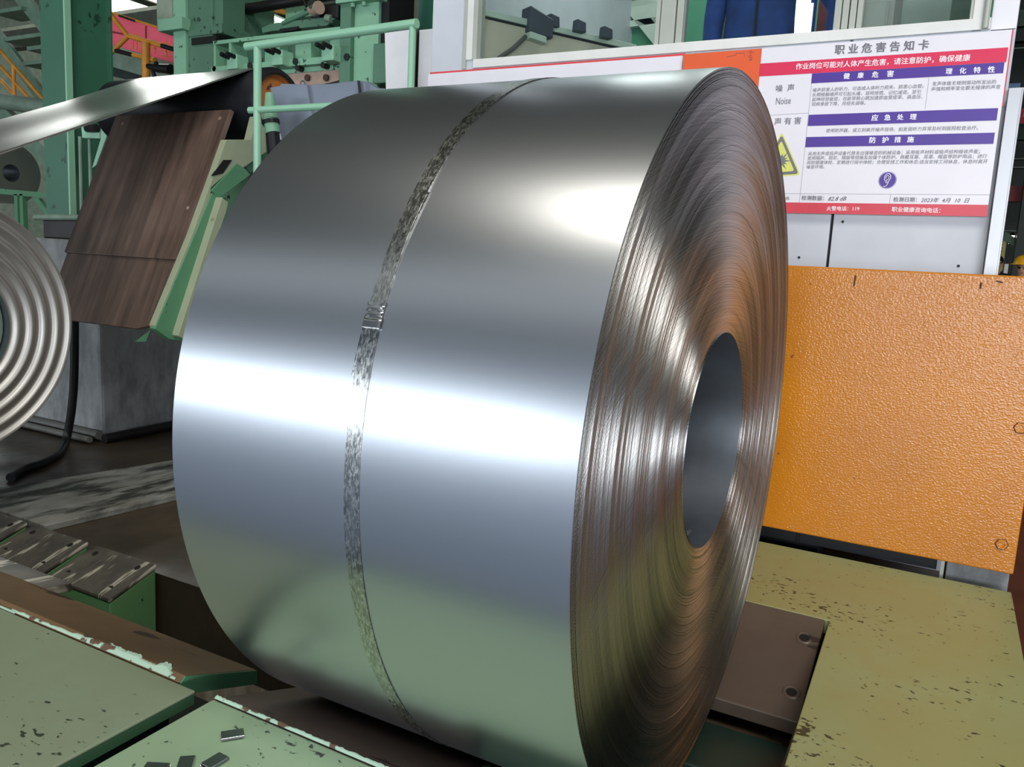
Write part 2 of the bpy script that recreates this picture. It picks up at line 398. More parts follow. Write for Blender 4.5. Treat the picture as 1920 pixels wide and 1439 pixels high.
# ------------------------------------------------------------------ main coil
RO, RI, WID = 0.8192, 0.254, 0.8623
coil = thing('steel_coil', 'big shiny silver steel coil lying in the middle with one narrow strap', 'coil', (-WID / 2, 0, -RO))
b = MB(); b.lathe([(-WID, RO - 0.002), (-WID + 0.0015, RO), (-0.0015, RO), (-0.0005, RO - 0.0012)], (0, 0, 0), n=360)
b.build('outer_wrap', 'coil_steel', coil, smooth=True)
prof = []; rr = RO - 0.0012; off = 0.0
prof.append((-0.0012, rr))
lapn = 0; drift = 0.0
while rr > RI + 0.002:
    w = 0.0021
    lapn += 1
    drift = 0.0022 * math.sin(lapn * 0.11) + 0.0005 * math.sin(lapn * 0.37 + 1) + 0.00015 * math.sin(lapn * 0.83)
    o_ = drift + R_.uniform(-0.00012, 0.00012) + (0.0004 if R_.random() < 0.06 else 0)
    gap = -0.0004 if R_.random() < 0.86 else -0.003
    if lapn in (2, 5, 9): gap = -0.007; o_ -= 0.0012
    prof += [(o_ - 0.0001, rr), (o_ + 0.00004, rr - w * 0.25), (o_ - 0.00004, rr - w * 0.72), (o_ + gap, rr - w * 0.9)]
    rr -= w
prof.append((0.0, RI))
MB().lathe(prof, (-0.0018, 0, 0), n=288).build('lap_edges', 'coil_edge_steel', coil, smooth=True, kind='stuff')
b = MB(); b.lathe([(-0.0018, RI), (-WID, RI)], (0, 0, 0), n=128); b.build('bore', 'bore_dark', coil, smooth=True)
b = MB(); b.lathe([(-WID, RI), (-WID, RO - 0.002)], (0, 0, 0), n=128); b.build('back_face', 'old_coil_edge', coil)
# sheet end standing in the bore
e0 = ax(1287, 993, -0.05)
MB().prism([ax(1284, 997, -0.02), ax(1298, 995, -0.05), ax(1290, 1006, -0.03)], (0.0, 0.002, 0.001)).build('sheet_end', 'seal_steel', coil)
# strap
SX0, SX1 = -0.4285, -0.3965
def ang(P): return math.atan2(P.z, P.y)
b = MB(); n = 300
prof = [(SX0, RO + 0.0006), (SX0, RO + 0.0022), (SX1, RO + 0.0022), (SX1, RO + 0.0006)]
b.lathe(prof, (0, 0, 0), n=n); strap = b.build('strap', 'strap_steel', coil, smooth=True)
# tail of the strap's lower end, slightly skewed under the upper end
def on_coil(x, a, r): return V((x, r * math.cos(a), r * math.sin(a)))
A0 = PI - math.atan2(0.292, 0.765)      # angle of the seal round the coil
b = MB(); N = 40; vs = []; 
for i in range(N + 1):
    a = A0 - 0.30 + 0.44 * i / N; sk = 0.006 - 0.0125 * i / N
    vs += [on_coil(SX0 + sk, a, RO + 0.0012), on_coil(SX1 + sk, a, RO + 0.0012), on_coil(SX1 + sk, a, RO + 0.0019), on_coil(SX0 + sk, a, RO + 0.0019)]
fs = [(0, 1, 2, 3), (4 * N + 3, 4 * N + 2, 4 * N + 1, 4 * N)]
for i in range(N):
    for k in range(4): fs.append((4 * i + k, 4 * i + 4 + k, 4 * i + 4 + (k + 1) % 4, 4 * i + (k + 1) % 4))
b.add(vs, fs); b.build('strap_tail', 'strap_steel', strap)
# crimped seal on the strap: a folded sleeve with two notches per side
b = MB(); L = 0.045; na = 24; vs = []; 
def sealw(t):
    w = 0.0178
    for c0 in (0.22, 0.46):
        w -= 0.0042 * math.exp(-((t - c0) / 0.055) ** 2)
    return w
for i in range(na + 1):
    t = i / na; a = A0 - 0.022 + L / RO * t; w = sealw(t); xm = (SX0 + SX1) / 2 - 0.001; h = 0.0058 + 0.0012 * (1 if t > 0.68 else 0)
    for (dx, r_) in ((-w, 0.0028), (-w - 0.001, 0.004), (-w + 0.002, h), (-0.006, h - 0.0007), (0.006, h - 0.0007), (w - 0.002, h), (w + 0.001, 0.004), (w, 0.0028)):
        vs.append(on_coil(xm + dx, a, RO + r_))
fs = [tuple(range(8)), tuple(range(8 * na + 7, 8 * na - 1, -1))] + [(8 * i + k, 8 * i + 8 + k, 8 * i + 9 + k, 8 * i + k + 1) for i in range(na) for k in range(7)]
b.add(vs, fs); b.build('strap_seal', 'seal_steel', strap, smooth=True)

# ------------------------------------------------------------------ coil car: decks, liners
def slope1(y): return ZD - 0.35 * (y + 0.65)       # near side of the saddle
def slope2(y): return ZD + 0.35 * (y - 0.655)      # far side
d1 = thing('deck_plate', 'large worn olive-green deck plate left of the dark slot', 'deck plate', (-2.1, -1.1, ZD - 0.05))
box((-3.4, -1.24, ZD - 0.008), (-1.0, -0.652, ZD)).build('plate', 'deck_green', d1, bevel=0.003)
box((-3.4, -1.238, ZD - 0.034), (-1.002, -0.654, ZD - 0.008)).build('plate_edge', 'side_green', d1)
box((-3.4, -1.22, ZD - 0.3), (-1.07, -0.67, ZD - 0.034)).build('side_frame', 'pit_green', d1)
d2 = thing('deck_plate', 'pale mint-green deck plate with loose metal seals lying on it', 'deck plate', (-0.5, -1.1, ZD - 0.05))
box((-0.937, -1.24, ZD - 0.008), (-0.02, -0.655, ZD)).build('plate', 'deck_mint', d2, bevel=0.003)
box((-0.935, -1.238, ZD - 0.034), (-0.022, -0.657, ZD - 0.008)).build('plate_edge', 'side_green', d2)
box((-0.90, -1.22, ZD - 0.3), (-0.03, -0.67, ZD - 0.034)).build('side_frame', 'pit_green', d2)
# liner plates of the near side
l1 = thing('liner_plate', 'rust-brown sloping liner plate with a chipped mint edge, left of the slot', 'liner plate', (-2, -0.5, ZD - 0.12))
y0, y1 = -0.648, -0.405
MB().prism([(-3.3, y0 + 0.016, slope1(y0) + 0.012), (-3.3, y1, slope1(y1) + 0.010), (-3.3, y1, slope1(y1) - 0.03), (-3.3, y0, slope1(y0) - 0.03), (-3.3, y0, slope1(y0) + 0.002)], (2.24, 0, 0)).build('plate', 'liner_rust', l1, bevel=0.002)
# chipped paint left on the liner's rounded near edge
b = MB(); vs = []; fs = []; N = 150; xs0, xs1 = -1.74, -1.075
for i in range(N + 1):
    t = i / N; x = xs0 + (xs1 - xs0) * t
    if i % 4 == 0: wa = 0.6 + 0.7 * R_.random(); wb = 0.6 + 0.7 * R_.random()
    if i % 4 == 0 and i: wa = wlast
    wlast = wa + (wb - wa) * ((i % 4) + 1) / 4
    w = (0.006 + 0.015 * min(1, max(0, (t - 0.25) / 0.55))) * (wlast + 0.16 * R_.random()) * min(1, (1 - t) * 14 + 0.2)
    dz = 0.0012
    vs += [(x, y0 - 0.001, slope1(y0) + 0.0035), (x, y0 + w * 0.55, slope1(y0) + 0.0045 + w * 0.34), (x, y0 + w, slope1(y0) + 0.0045 + w * 0.40)]
for i in range(N): fs += [(3 * i, 3 * i + 3, 3 * i + 4, 3 * i + 1), (3 * i + 1, 3 * i + 4, 3 * i + 5, 3 * i + 2)]
b.add(vs, fs); b.build('chipped_edge', 'lip_mint', l1)
MB().prism([(-1.0595, y0 + 0.002, slope1(y0) + 0.0), (-1.0595, y0 + 0.016, slope1(y0) + 0.010), (-1.0595, y1, slope1(y1) + 0.008), (-1.0595, y1, slope1(y1) - 0.03), (-1.0595, y0, slope1(y0) - 0.03)], (0.004, 0, 0)).build('end_face', 'arm_green', l1)
b = MB(); b.box((-3.3, y0 - 0.002, slope1(y0) - 0.001), (-1.72, y0 + 0.0, slope1(y0) + 0.006))
b.build('pale_edge', 'lip_mint', l1)
l2 = thing('liner_plate', 'dark brown sloping liner plate under the big coil, with a worn white edge', 'liner plate', (-0.6, -0.45, ZD - 0.16))
ya, yb = -0.655, -0.27
MB().prism([(-0.935, ya + 0.012, slope1(ya) - 0.004), (-0.935, yb, slope1(yb) - 0.004), (-0.935, yb, slope1(yb) - 0.03), (-0.935, ya, slope1(ya) - 0.03), (-0.935, ya, slope1(ya) - 0.004)], (0.60, 0, 0)).build('plate', 'liner_brown', l2, bevel=0.002)
b = MB(); vs = []; fs = []; N = 90
for i in range(N + 1):
    x = -0.933 + 0.596 * i / N; w = 0.007 * (0.7 + 0.5 * R_.random())
    vs += [(x, ya - 0.001, slope1(ya) + 0.002), (x, ya + w * 0.6, slope1(ya) + 0.005 + w * 0.1), (x, ya + w, slope1(ya) + 0.0055 + w * 0.12)]
for i in range(N): fs += [(3 * i, 3 * i + 3, 3 * i + 4, 3 * i + 1), (3 * i + 1, 3 * i + 4, 3 * i + 5, 3 * i + 2)]
b.add(vs, fs); b.build('worn_edge', 'lip_mint', l2)
cr = thing('cradle_block', 'dark green rounded cradle block beside the brown liner under the coil', 'cradle', (-0.2, -0.5, -0.86))
b = MB(); b.lathe([(-0.325, 0.13), (-0.03, 0.13)], (0, -0.5, -0.815), n=40); b.disc((-0.325, -0.5, -0.815), 0.13, sign=-1); b.disc((-0.03, -0.5, -0.815), 0.13)
b.build('roller', 'side_green', cr, smooth=True)
b = MB(); b.box((-0.335, -0.64, -1.3), (-0.02, -0.40, -0.9)); b.build('bearing_block', 'side_green', cr, bevel=0.01)
# right deck
d3 = thing('deck_plate', 'broad yellowish-green deck plate with a square notch, right of the coil', 'deck plate', (0.4, 0.3, ZD - 0.05))
MB().prism([(0.742, -0.9, ZD - 0.045), (0.742, 1.275, ZD - 0.045), (-2.0, 1.275, ZD - 0.045), (-2.0, 0.658, ZD - 0.045), (0.234, 0.658, ZD - 0.045), (0.252, -0.30, ZD - 0.045), (0.252, -0.9, ZD - 0.045)], (0, 0, 0.045)).build('plate', 'deck_bounce_tint', d3, bevel=0.003)
b = MB(); b.box((0.236, -0.9, -1.3), (0.74, 0.655, ZD - 0.045)); b.box((-1.95, 0.7, ZF), (0.74, 1.26, ZD - 0.045)); b.build('side_frame', 'pit_green', d3)
l3 = thing('liner_plate', 'brown sloping liner plate with two countersunk holes in the deck notch', 'liner plate', (-0.3, 0.45, -0.8))
yc, yd = 0.655, 0.262
plate = MB().prism([(-1.0, yc, slope2(yc)), (-1.0, yd, slope2(yd)), (-1.0, yd, slope2(yd) - 0.04), (-1.0, yc, slope2(yc) - 0.04)], (1.222, 0, 0)).build('plate', 'liner_brown', l3, bevel=0.003)
def hole2(px, py):
    d = ray(px, py); n_ = V((0, -0.35, 1)); P = EYE + d * (((slope2(0)) - n_.dot(EYE)) / n_.dot(d)); return P
nn = V((0, -0.35, 1)).normalized(); tt = V((0, 1, 0.35)).normalized()
for px, py in ((1508, 1197), (1484, 1299)):
    P = hole2(px, py) + nn * 0.0008; b = MB(); ring = []
    vs = []
    for r_, h in ((0.025, 0.0), (0.021, 0.0022), (0.017, 0.0008), (0.013, 0.0)):
        for i in range(24): vs.append(P + V((1, 0, 0)) * (r_ * math.cos(2 * PI * i / 24)) + tt * (r_ * math.sin(2 * PI * i / 24)) + nn * h)
    fs = [(24 * j + i, 24 * j + (i + 1) % 24, 24 * j + 24 + (i + 1) % 24, 24 * j + 24 + i) for j in range(3) for i in range(24)] 
    b.add(vs, fs); rim = b.build('hole_rim', 'liner_brown', l3, smooth=True)
    b = MB(); b.add([P + V((1, 0, 0)) * (0.0175 * math.cos(2 * PI * i / 24)) + tt * (0.0175 * math.sin(2 * PI * i / 24)) + nn * 0.0004 for i in range(24)], [tuple(range(24))])
    b.build('bolt_hole', 'black_hole', rim)
# frame beam under the notch
sb = thing('saddle_beam', 'dark green steel beam across the pit below the notch liner', 'beam', (-0.4, 0.1, -1.15))
box((-1.2, 0.02, -0.96), (0.232, 0.24, -0.84)).build('flange', 'pit_green', sb, bevel=0.005)
box((-1.2, 0.06, -1.3), (0.22, 0.09, -0.96)).build('web', 'pit_green', sb)
# loose strapping seals on the mint deck
SE = bpy.data.meshes
def seal(px, py, rot, label, flip=False):
    P = az(px, py, ZD + 0.0004); t = thing('strap_seal', label, 'seal', P, 'loose strap seals on the mint deck')
    b = MB(); L_, Wd, H, th = 0.046, 0.033, 0.0075, 0.0011
    prof = [(-Wd / 2 + 0.002, H * 0.30), (-Wd / 2, H * 0.5), (-Wd / 2 + 0.002, H), (Wd / 2 - 0.002, H), (Wd / 2, H * 0.5), (Wd / 2 - 0.003, 0), (-Wd / 2 + 0.009, 0)]
    cr_, sr_ = math.cos(rot), math.sin(rot)
    def pos(u, v, w): return P + V((u * cr_ - v * sr_, u * sr_ + v * cr_, w))
    vs = []
    for u in (-L_ / 2, L_ / 2): vs += [pos(u, v, w) for v, w in prof]
    inn = [(v * (1 - 2 * th / Wd), th + w * (1 - 2 * th / H)) for v, w in prof]
    for u in (-L_ / 2, L_ / 2): vs += [pos(u, v, w) for v, w in inn]
    m_ = len(prof); fs = []
    for i in range(m_ - 1):
        fs += [(i, i + 1, m_ + i + 1, m_ + i), (2 * m_ + i, 3 * m_ + i, 3 * m_ + i + 1, 2 * m_ + i + 1), (i, 2 * m_ + i, 2 * m_ + i + 1, i + 1), (m_ + i, m_ + i + 1, 3 * m_ + i + 1, 3 * m_ + i)]
    b.add(vs, fs); b.build('sleeve', 'seal_steel', t, bevel=0.0006)
    return t
a1 = az(415, 1388, ZD); a2 = az(458, 1381, ZD); q = a2 - a1
seal(436, 1382, math.atan2(q.y, q.x), 'small shiny strap seal lying alone, farthest from the deck corner pair')
a1 = az(385, 1439, ZD); a2 = az(425, 1415, ZD); q = a2 - a1
seal(403, 1432, math.atan2(q.y, q.x), 'small strap seal seen at a slant, right one of the touching pair')
a1 = az(340, 1439, ZD); a2 = az(352, 1418, ZD); q = a2 - a1
seal(348, 1437, math.atan2(q.y, q.x) + 0.15, 'small dull strap seal, left one of the touching pair')
seal(292, 1445, 0.5, 'strap seal mostly cut off by the picture bottom beside the slot')

# ------------------------------------------------------------------ skid blocks of the second saddle
def zb(y): return -0.8675 + 0.35 * y
def skid(x0, x1, ya, yb, label, dark=False):
    t = thing('skid_block', label, 'skid block', ((x0 + x1) / 2, (ya + yb) / 2, -1.3), 'worn skid blocks in the pit')
    z = zb
    MB().prism([(x0, ya, z(ya)), (x0, yb, z(yb)), (x0, yb, -1.3), (x0, ya, -1.3)], (x1 - x0, 0, 0)).build('body', 'block_green', t, bevel=0.006)
    MB().prism([(x0 - 0.004, ya - 0.004, z(ya) + 0.018), (x0 - 0.004, yb + 0.004, z(yb) + 0.018), (x0 - 0.004, yb + 0.004, z(yb)), (x0 - 0.004, ya - 0.004, z(ya))], (x1 - x0 + 0.008, 0, 0)).build('wear_plate', 'worn_block', t, bevel=0.006)
    for i, (u, v) in enumerate(((0.15, 0.2), (0.15, 0.8), (0.85, 0.2), (0.85, 0.8))):
        x = x0 + (x1 - x0) * u; y = ya + (yb - ya) * v; c0 = V((x, y, z(y) + 0.0188)); vs = [c0 + V((0.012 * math.cos(2 * PI * k / 14), 0.012 * math.sin(2 * PI * k / 14), 0.35 * 0.012 * math.sin(2 * PI * k / 14))) for k in range(14)]
        MB().add(vs, [tuple(range(14))]).build('bolt_hole', 'black_hole', t)
    return t
skid(-2.45, -2.09, -0.105, 0.088, 'scratched dark skid block with a bright green end, nearest the coil')
skid(-2.86, -2.50, -0.105, 0.088, 'scratched dark skid block, middle one of the three in the row')
skid(-3.26, -2.91, -0.105, 0.088, 'scratched dark skid block, last of the row at the picture edge')
lw = thing('skid_plate', 'low dark skid plate between the skid blocks and the rust-brown liner', 'skid plate', (-2.6, -0.3, -0.9))
def zl(y): return -0.80 - 0.12 * (y + 0.3)
for x0, x1 in ((-2.74, -2.16), (-3.3, -2.78)):
    MB().prism([(x0, -0.40, zl(-0.40)), (x0, -0.20, zl(-0.20)), (x0, -0.20, zl(-0.2) - 0.03), (x0, -0.40, zl(-0.4) - 0.03)], (x1 - x0, 0, 0)).build('plate', 'worn_block', lw, bevel=0.004)
MB().box((-3.3, -0.38, -1.3), (-2.2, -0.22, -0.86)).build('body', 'block_green', lw)
# plank on the floor
pk = MB(); p1, p2, p3, p4 = (az(0, 915, ZF + 0.03), az(330, 862, ZF + 0.03), az(345, 925, ZF + 0.03), az(85, 986, ZF + 0.03))
p0 = az(0, 958, ZF + 0.03)
pk.prism([p1 + (p1 - p2) * 0.3, p2, p3 + (p3 - p4) * 0.1, p4, p0, p0 + (p1 - p2) * 0.3], (0, 0, -0.03))
tag(pk.build('floor_plank', 'weathered_plank', bevel=0.004), 'weathered grey plank lying flat on the dark floor behind the skid blocks', 'plank')

# ------------------------------------------------------------------ pedestal, cable
pc = az(192, 829, ZF)
pd = thing('concrete_pedestal', 'stained grey concrete pedestal under the guide table', 'pedestal', (pc.x - 0.5, pc.y + 0.8, ZF))
ztop = ay(100, 448, pc.y).z
box((pc.x - 1.15, pc.y, ZF), (pc.x, pc.y + 1.2, ztop)).build('block', 'concrete_painted', pd, bevel=0.02)
MB().tube([(pc.x - 1.15, pc.y - 0.03, ZF + 0.05), (pc.x + 0.01, pc.y - 0.03, ZF + 0.05)], 0.025).build('floor_pipe', 'cable_grey', pd, smooth=True)
MB().tube([(pc.x - 1.15, pc.y - 0.09, ZF + 0.03), (pc.x + 0.01, pc.y - 0.09, ZF + 0.03)], 0.02).build('floor_pipe', 'cable_grey', pd, smooth=True)
MB().tube([(pc.x + 0.05, pc.y - 0.02, ZF + 0.03), (pc.x + 0.05, pc.y + 1.15, ZF + 0.05)], 0.03).build('floor_pipe', 'dark_metal', pd, smooth=True)
yy = pc.y - 0.16
cb = [ay(139, 470, yy), ay(140, 640, yy), ay(139, 720, yy), ay(134, 775, yy), ay(124, 830, yy), az(110, 855, ZF + 0.02), az(75, 872, ZF + 0.02), az(45, 880, ZF + 0.02), az(20, 896, ZF + 0.02)]
cbs = []
for i in range(len(cb) - 1):
    for k in range(5): cbs.append(cb[i].lerp(cb[i + 1], k / 5))
cbs.append(cb[-1])
for _ in range(3): cbs = [cbs[0]] + [(cbs[i - 1] + cbs[i] * 2 + cbs[i + 1]) / 4 for i in range(1, len(cbs) - 1)] + [cbs[-1]]
tag(MB().tube(cbs, 0.024).build('hanging_cable', 'bolt_black', smooth=True), 'thick black cable hanging down in front of the pedestal onto the floor', 'cable')

# ------------------------------------------------------------------ second coil, strip, roll
X2 = -2.952; C2 = V((X2, -0.172, 0.022)); R2 = 0.517
c2 = thing('steel_coil', 'smaller steel coil still being wound at the picture edge, fed by the sheet', 'coil', (X2 - 0.45, C2.y, C2.z - R2))
MB().lathe([(-0.9, R2 - 0.002), (-0.899, R2), (-0.001, R2), (0, R2 - 0.002)], C2, n=160).build('outer_wrap', 'coil_steel', c2, smooth=True)
prof = []; N = 120
for i in range(N + 1):
    r_ = R2 - 0.002 - (R2 - RI - 0.002) * i / N; k = i / N
    prof.append((0.007 * math.cos(k * 4.6 * 2 * PI) - 0.007 + R_.uniform(-0.0004, 0.0004), r_))
MB().lathe(prof, C2, n=128).build('lap_edges', 'old_coil_edge', c2, smooth=True, kind='stuff')
b = MB(); b.lathe([(-0.01, RI), (-0.9, RI)], C2, n=64); b.build('bore', 'bore_dark', c2, smooth=True)
b = MB(); b.lathe([(-0.9, RI - 0.005), (-0.05, RI - 0.005), (-0.04, RI - 0.03), (-0.04, 0.001)], C2, n=48)
tag(b.build('reel_mandrel', 'grey_green', smooth=True), 'dull grey-green mandrel filling the bore of the smaller coil', 'mandrel')
# strip from the roll down to the small coil, over the roll
th_ = math.atan(0.4645); n1 = V((0, -math.sin(th_), math.cos(th_))); RR = 0.186
tp = C2 + n1 * R2
SW = 0.95
y2 = 1.495; roll_c = V((X2, y2, 0)); zline = 0.704 + 0.4645 * (y2 - 0.066); roll_c.z = zline - (RR + 0.001) / math.cos(th_)
tq = roll_c + n1 * (RR + 0.001)
pts = [tp, tp.lerp(tq, 0.25), tp.lerp(tq, 0.5), tp.lerp(tq, 0.75), tq]
for i in range(1, 11):
    a = (PI / 2 + th_) - (th_ + 0.62) * i / 10; pts.append(roll_c + V((0, math.cos(a), math.sin(a))) * (RR + 0.001))
d_ = V((0, math.sin(a), -math.cos(a))); pts.append(pts[-1] + d_ * 1.6)
b = MB(); vs = []
nrm = []
for i, p in enumerate(pts):
    t = (pts[min(i + 1, len(pts) - 1)] - pts[max(i - 1, 0)]).normalized(); nrm.append(V((0, -t.z, t.y)))
NX = 24
for i, p in enumerate(pts):
    for k in range(NX + 1):
        u = k / NX; wav = 0.012 * math.sin(u * 7 + i * 0.9) * (1 if 0 < i < 4 else 0)
        vs.append(V((X2 - SW * u, p.y, p.z)) + nrm[i] * (wav * min(1, u * 5)))
fs = [(i * (NX + 1) + k, (i + 1) * (NX + 1) + k, (i + 1) * (NX + 1) + k + 1, i * (NX + 1) + k + 1) for i in range(len(pts) - 1) for k in range(NX)]
b.add(vs, [f[::-1] for f in fs]); so = b.build('steel_strip', 'strip_steel', smooth=True); so.modifiers.new('gauge', 'SOLIDIFY').thickness = 0.0012
so['label'] = 'silver sheet strip running from the smaller coil up over the black roll'; so['category'] = 'steel strip'
RX = -2.86
rl = thing('deflector_roll', 'black rubber deflector roll with a rusty orange end', 'roll', (RX - 0.6, roll_c.y, roll_c.z - RR))
b = MB(); b.lathe([(RX - 1.3 , RR - 0.004), (RX - 1.29, RR), (RX - 0.02, RR), (RX, RR - 0.012), (RX, RR - 0.03)], (0, roll_c.y, roll_c.z), n=96); b.build('rubber_cover', 'rubber_black', rl, smooth=True)
b = MB(); b.lathe([(RX, RR - 0.03), (RX - 0.008, RR - 0.034), (RX - 0.008, RR - 0.042)], (0, roll_c.y, roll_c.z), n=64); b.build('rim', 'roll_rim', rl, smooth=True)
b = MB(); b.lathe([(RX - 0.008, RR - 0.042), (RX - 0.03, RR - 0.055), (RX - 0.03, 0.055)], (0, roll_c.y, roll_c.z), n=64); b.build('end_disc', 'roll_orange', rl, smooth=True)
b = MB(); b.lathe([(RX - 0.03, 0.055), (RX - 0.10, 0.05), (RX - 0.10, 0.001)], (0, roll_c.y, roll_c.z), n=32); b.build('hub_recess', 'black_hole', rl)
# ------------------------------------------------------------------ guide table (apron) and its frame
apr = thing('guide_table', 'steep guide table of two streaked brown plates below the roll', 'guide table', (-3.4, 0.9, -0.2))
def plate_x(TR, BR, wid, th, name, lab=None, dt=0.0, cut=0.0):
    """a plate between two measured points of its right edge, reaching back along -X"""
    n_ = V((0, -(TR.z - BR.z), (TR.y - BR.y))).normalized()
    if n_.y > 0: n_ = -n_
    b = MB(); w = V((-wid, 0, 0)); pts = [TR, BR, BR + w, TR + w]
    if cut: pts = [TR, BR.lerp(TR, 0.09), BR + V((-cut, 0, 0)), BR + w, TR + w]
    b.prism(pts, -n_ * th); return b.build(name, 'apron_wood', apr, bevel=0.002), n_
TR, MR, BR = ax(433, 205, X2), ax(335, 487, X2), ax(272, 640, X2)
n_ = V((0, -(TR.z - MR.z), TR.y - MR.y)).normalized()
o1, n1_ = plate_x(TR, MR, 0.92, 0.025, 'plate')
MR2 = ax(325, 476, X2 - 0.02) ; MR2.y += 0.045
o2, _ = plate_x(MR2, ax(276, 622, X2 - 0.02) + V((0, 0.045, 0)), 0.90, 0.02, 'plate', cut=0.14)
for px, py in ((230, 232), (412, 222), (352, 390)):
    P = ax(px, py, X2); d = ray(px, py); P = EYE + d * (n1_.dot(TR - EYE) / n1_.dot(d))
    b = MB(); k = n1_; e1 = V((1, 0, 0)); e2 = k.cross(e1)
    b.add([P + k * 0.002 + e1 * (0.009 * math.cos(a * PI / 5)) + e2 * (0.009 * math.sin(a * PI / 5)) for a in range(10)] + [P - k * 0.001 + e1 * (0.011 * math.cos(a * PI / 5)) + e2 * (0.011 * math.sin(a * PI / 5)) for a in range(10)], [tuple(range(10))] + [(i, i + 10, (i + 1) % 10 + 10, (i + 1) % 10) for i in range(10)])
    b.build('screw_head', 'pad_brown', apr)
def poly_x(pxs, x, th): return MB().prism([ax(a, b_, x) for a, b_ in pxs], (-th, 0, 0))
XA = X2 + 0.09
fr = thing('roll_arm', 'green steel arm and channel frame beside the brown guide table', 'machine frame', (XA, 1.0, -0.1))
poly_x([(440, 262), (470, 262), (484, 205), (497, 205), (500, 285), (452, 318), (430, 300)], XA, 0.05).build('arm_plate', 'arm_pale', fr, bevel=0.003)
poly_x([(440, 262), (470, 262), (478, 215), (470, 205), (497, 185), (520, 200), (500, 300), (470, 325), (452, 305)], XA - 0.06, 0.03).build('arm_web', 'arm_green', fr, bevel=0.003)
pale = poly_x([(424, 262), (446, 262), (436, 300), (445, 308), (396, 352), (395, 366), (300, 600), (292, 617), (290, 610), (360, 440), (400, 330)], XA, 0.04)
pale.build('side_flange', 'arm_pale', fr, bevel=0.002)
poly_x([(396, 358), (444, 306), (462, 318), (470, 328), (412, 372)], XA + 0.005, 0.05).build('box_section', 'arm_green', fr, bevel=0.003)
poly_x([(398, 362), (418, 372), (334, 628), (318, 632), (290, 618)], XA + 0.005, 0.035).build('channel_web', 'arm_green', fr, bevel=0.003)
poly_x([(417, 370), (428, 380), (424, 398), (343, 635), (334, 630)], XA + 0.05, 0.05).build('outer_flange', 'arm_pale', fr, bevel=0.002)
poly_x([(291, 617), (322, 625), (345, 636), (340, 640), (318, 636)], XA + 0.01, 0.05).build('foot_plate', 'arm_green', fr)
poly_x([(398, 330), (420, 300), (435, 300), (418, 325)], XA + 0.006, 0.01).build('dark_slot', 'black_hole', fr)
# little mint corner behind the lower plate
MB().prism([ax(253, 641, X2 - 0.03), ax(283, 618, X2 - 0.03), ax(274, 641, X2 - 0.03)], (-0.02, 0.02, 0)).build('corner_gusset', 'arm_green', fr)
hc = thing('hydraulic_cylinder', 'green and black hydraulic cylinder with brown clamp behind the roll end', 'cylinder', ay(510, 320, 1.2))
yh = 1.2
def P(px, py, y=yh): return ay(px, py, y)
b = MB(); b.tube([P(505, 175), P(508, 222)], [0.02, 0.037], 20); b.build('rod_cap', 'machine_mint', hc, smooth=True)
b = MB(); b.tube([P(507, 222), P(512, 250)], 0.036, 20); b.build('barrel', 'machine_mint', hc, smooth=True)
b = MB(); b.tube([P(508, 226), P(509, 233)], 0.042, 20); b.build('hose_clamp', 'dark_metal', hc, smooth=True)
b = MB(); b.tube([P(511, 250), P(520, 350)], 0.034, 20); b.build('rod_boot', 'rubber_black', hc, smooth=True)
q = P(520, 350); MB().tube([V((q.x, q.y, ZF)), q], 0.03, 12).build('foot_rod', 'machine_dark', hc, smooth=True)

# ------------------------------------------------------------------ hand rail
YR = 1.0
hr = thing('hand_rail', 'mint-green tubular hand rail with two bars behind the coil', 'hand rail', ay(490, 300, YR))
rr_ = 0.0185
b = MB(); b.tube([ay(462, 88, YR), ay(483, 85, YR), ay(782, 44, YR)], rr_ * 1.05, 16); b.build('top_bar', 'rail_mint', hr, smooth=True)
b = MB(); b.tube([ay(468, 207, YR), ay(720, 194, YR)], rr_ * 0.85, 16); b.build('middle_bar', 'rail_mint', hr, smooth=True)
pb = ay(483, 86, YR)
b = MB(); b.tube([V((pb.x, YR, ZF)), pb], rr_, 16); b.build('post', 'rail_mint', hr, smooth=True)
pb = ay(774, 48, YR)
b = MB(); b.tube([V((pb.x, YR, ZD)), pb], rr_ * 0.8, 16); b.build('post', 'rail_mint', hr, smooth=True)
# ------------------------------------------------------------------ grey guards, white panels behind the rail
YG = 1.32
def poly_y(pxs, y, th): return MB().prism([ay(a, b_, y) for a, b_ in pxs], (0, th, 0))
gs = thing('sheet_guard', 'grey folded sheet guard behind the hand rail', 'guard', ay(600, 260, YG))
poly_y([(507, 164), (525, 161), (527, 157), (575, 158), (582, 205), (640, 380), (530, 380)], YG, 0.03).build('panel', 'guard_grey', gs, bevel=0.002)
poly_y([(578, 160), (598, 157), (610, 158), (671, 151), (675, 178), (675, 380), (600, 380), (584, 240)], YG + 0.02, 0.03).build('panel', 'guard_grey', gs, bevel=0.002)
poly_y([(672, 151), (690, 153), (706, 165), (722, 166), (724, 300), (676, 300)], YG + 0.04, 0.03).build('panel', 'guard_grey', gs, bevel=0.002)
poly_y([(669.5, 151), (672.5, 151), (676, 180), (673, 180)], YG - 0.003, 0.01).build('seam', 'seam_dark', gs)
b = MB(); b.tube([ay(563, 157, YG), ay(566, 152, YG), ay(570, 152, YG), ay(572, 158, YG)], 0.004, 8); b.build('wire_hook', 'seal_steel', gs)
poly_y([(517, 230), (521, 232), (527, 262), (524, 262)], YG - 0.004, 0.004).build('white_edge', 'panel_white', gs)
for px in (560, 640):
    q = ay(px, 300, YG + 0.02); box((q.x - 0.02, YG + 0.03, ZF), (q.x + 0.02, YG + 0.07, q.z + 0.2)).build('leg', 'guard_grey', gs)
wp = thing('white_guard', 'glossy white upright panel between the green post and rail end', 'panel', ay(750, 165, 2.9))
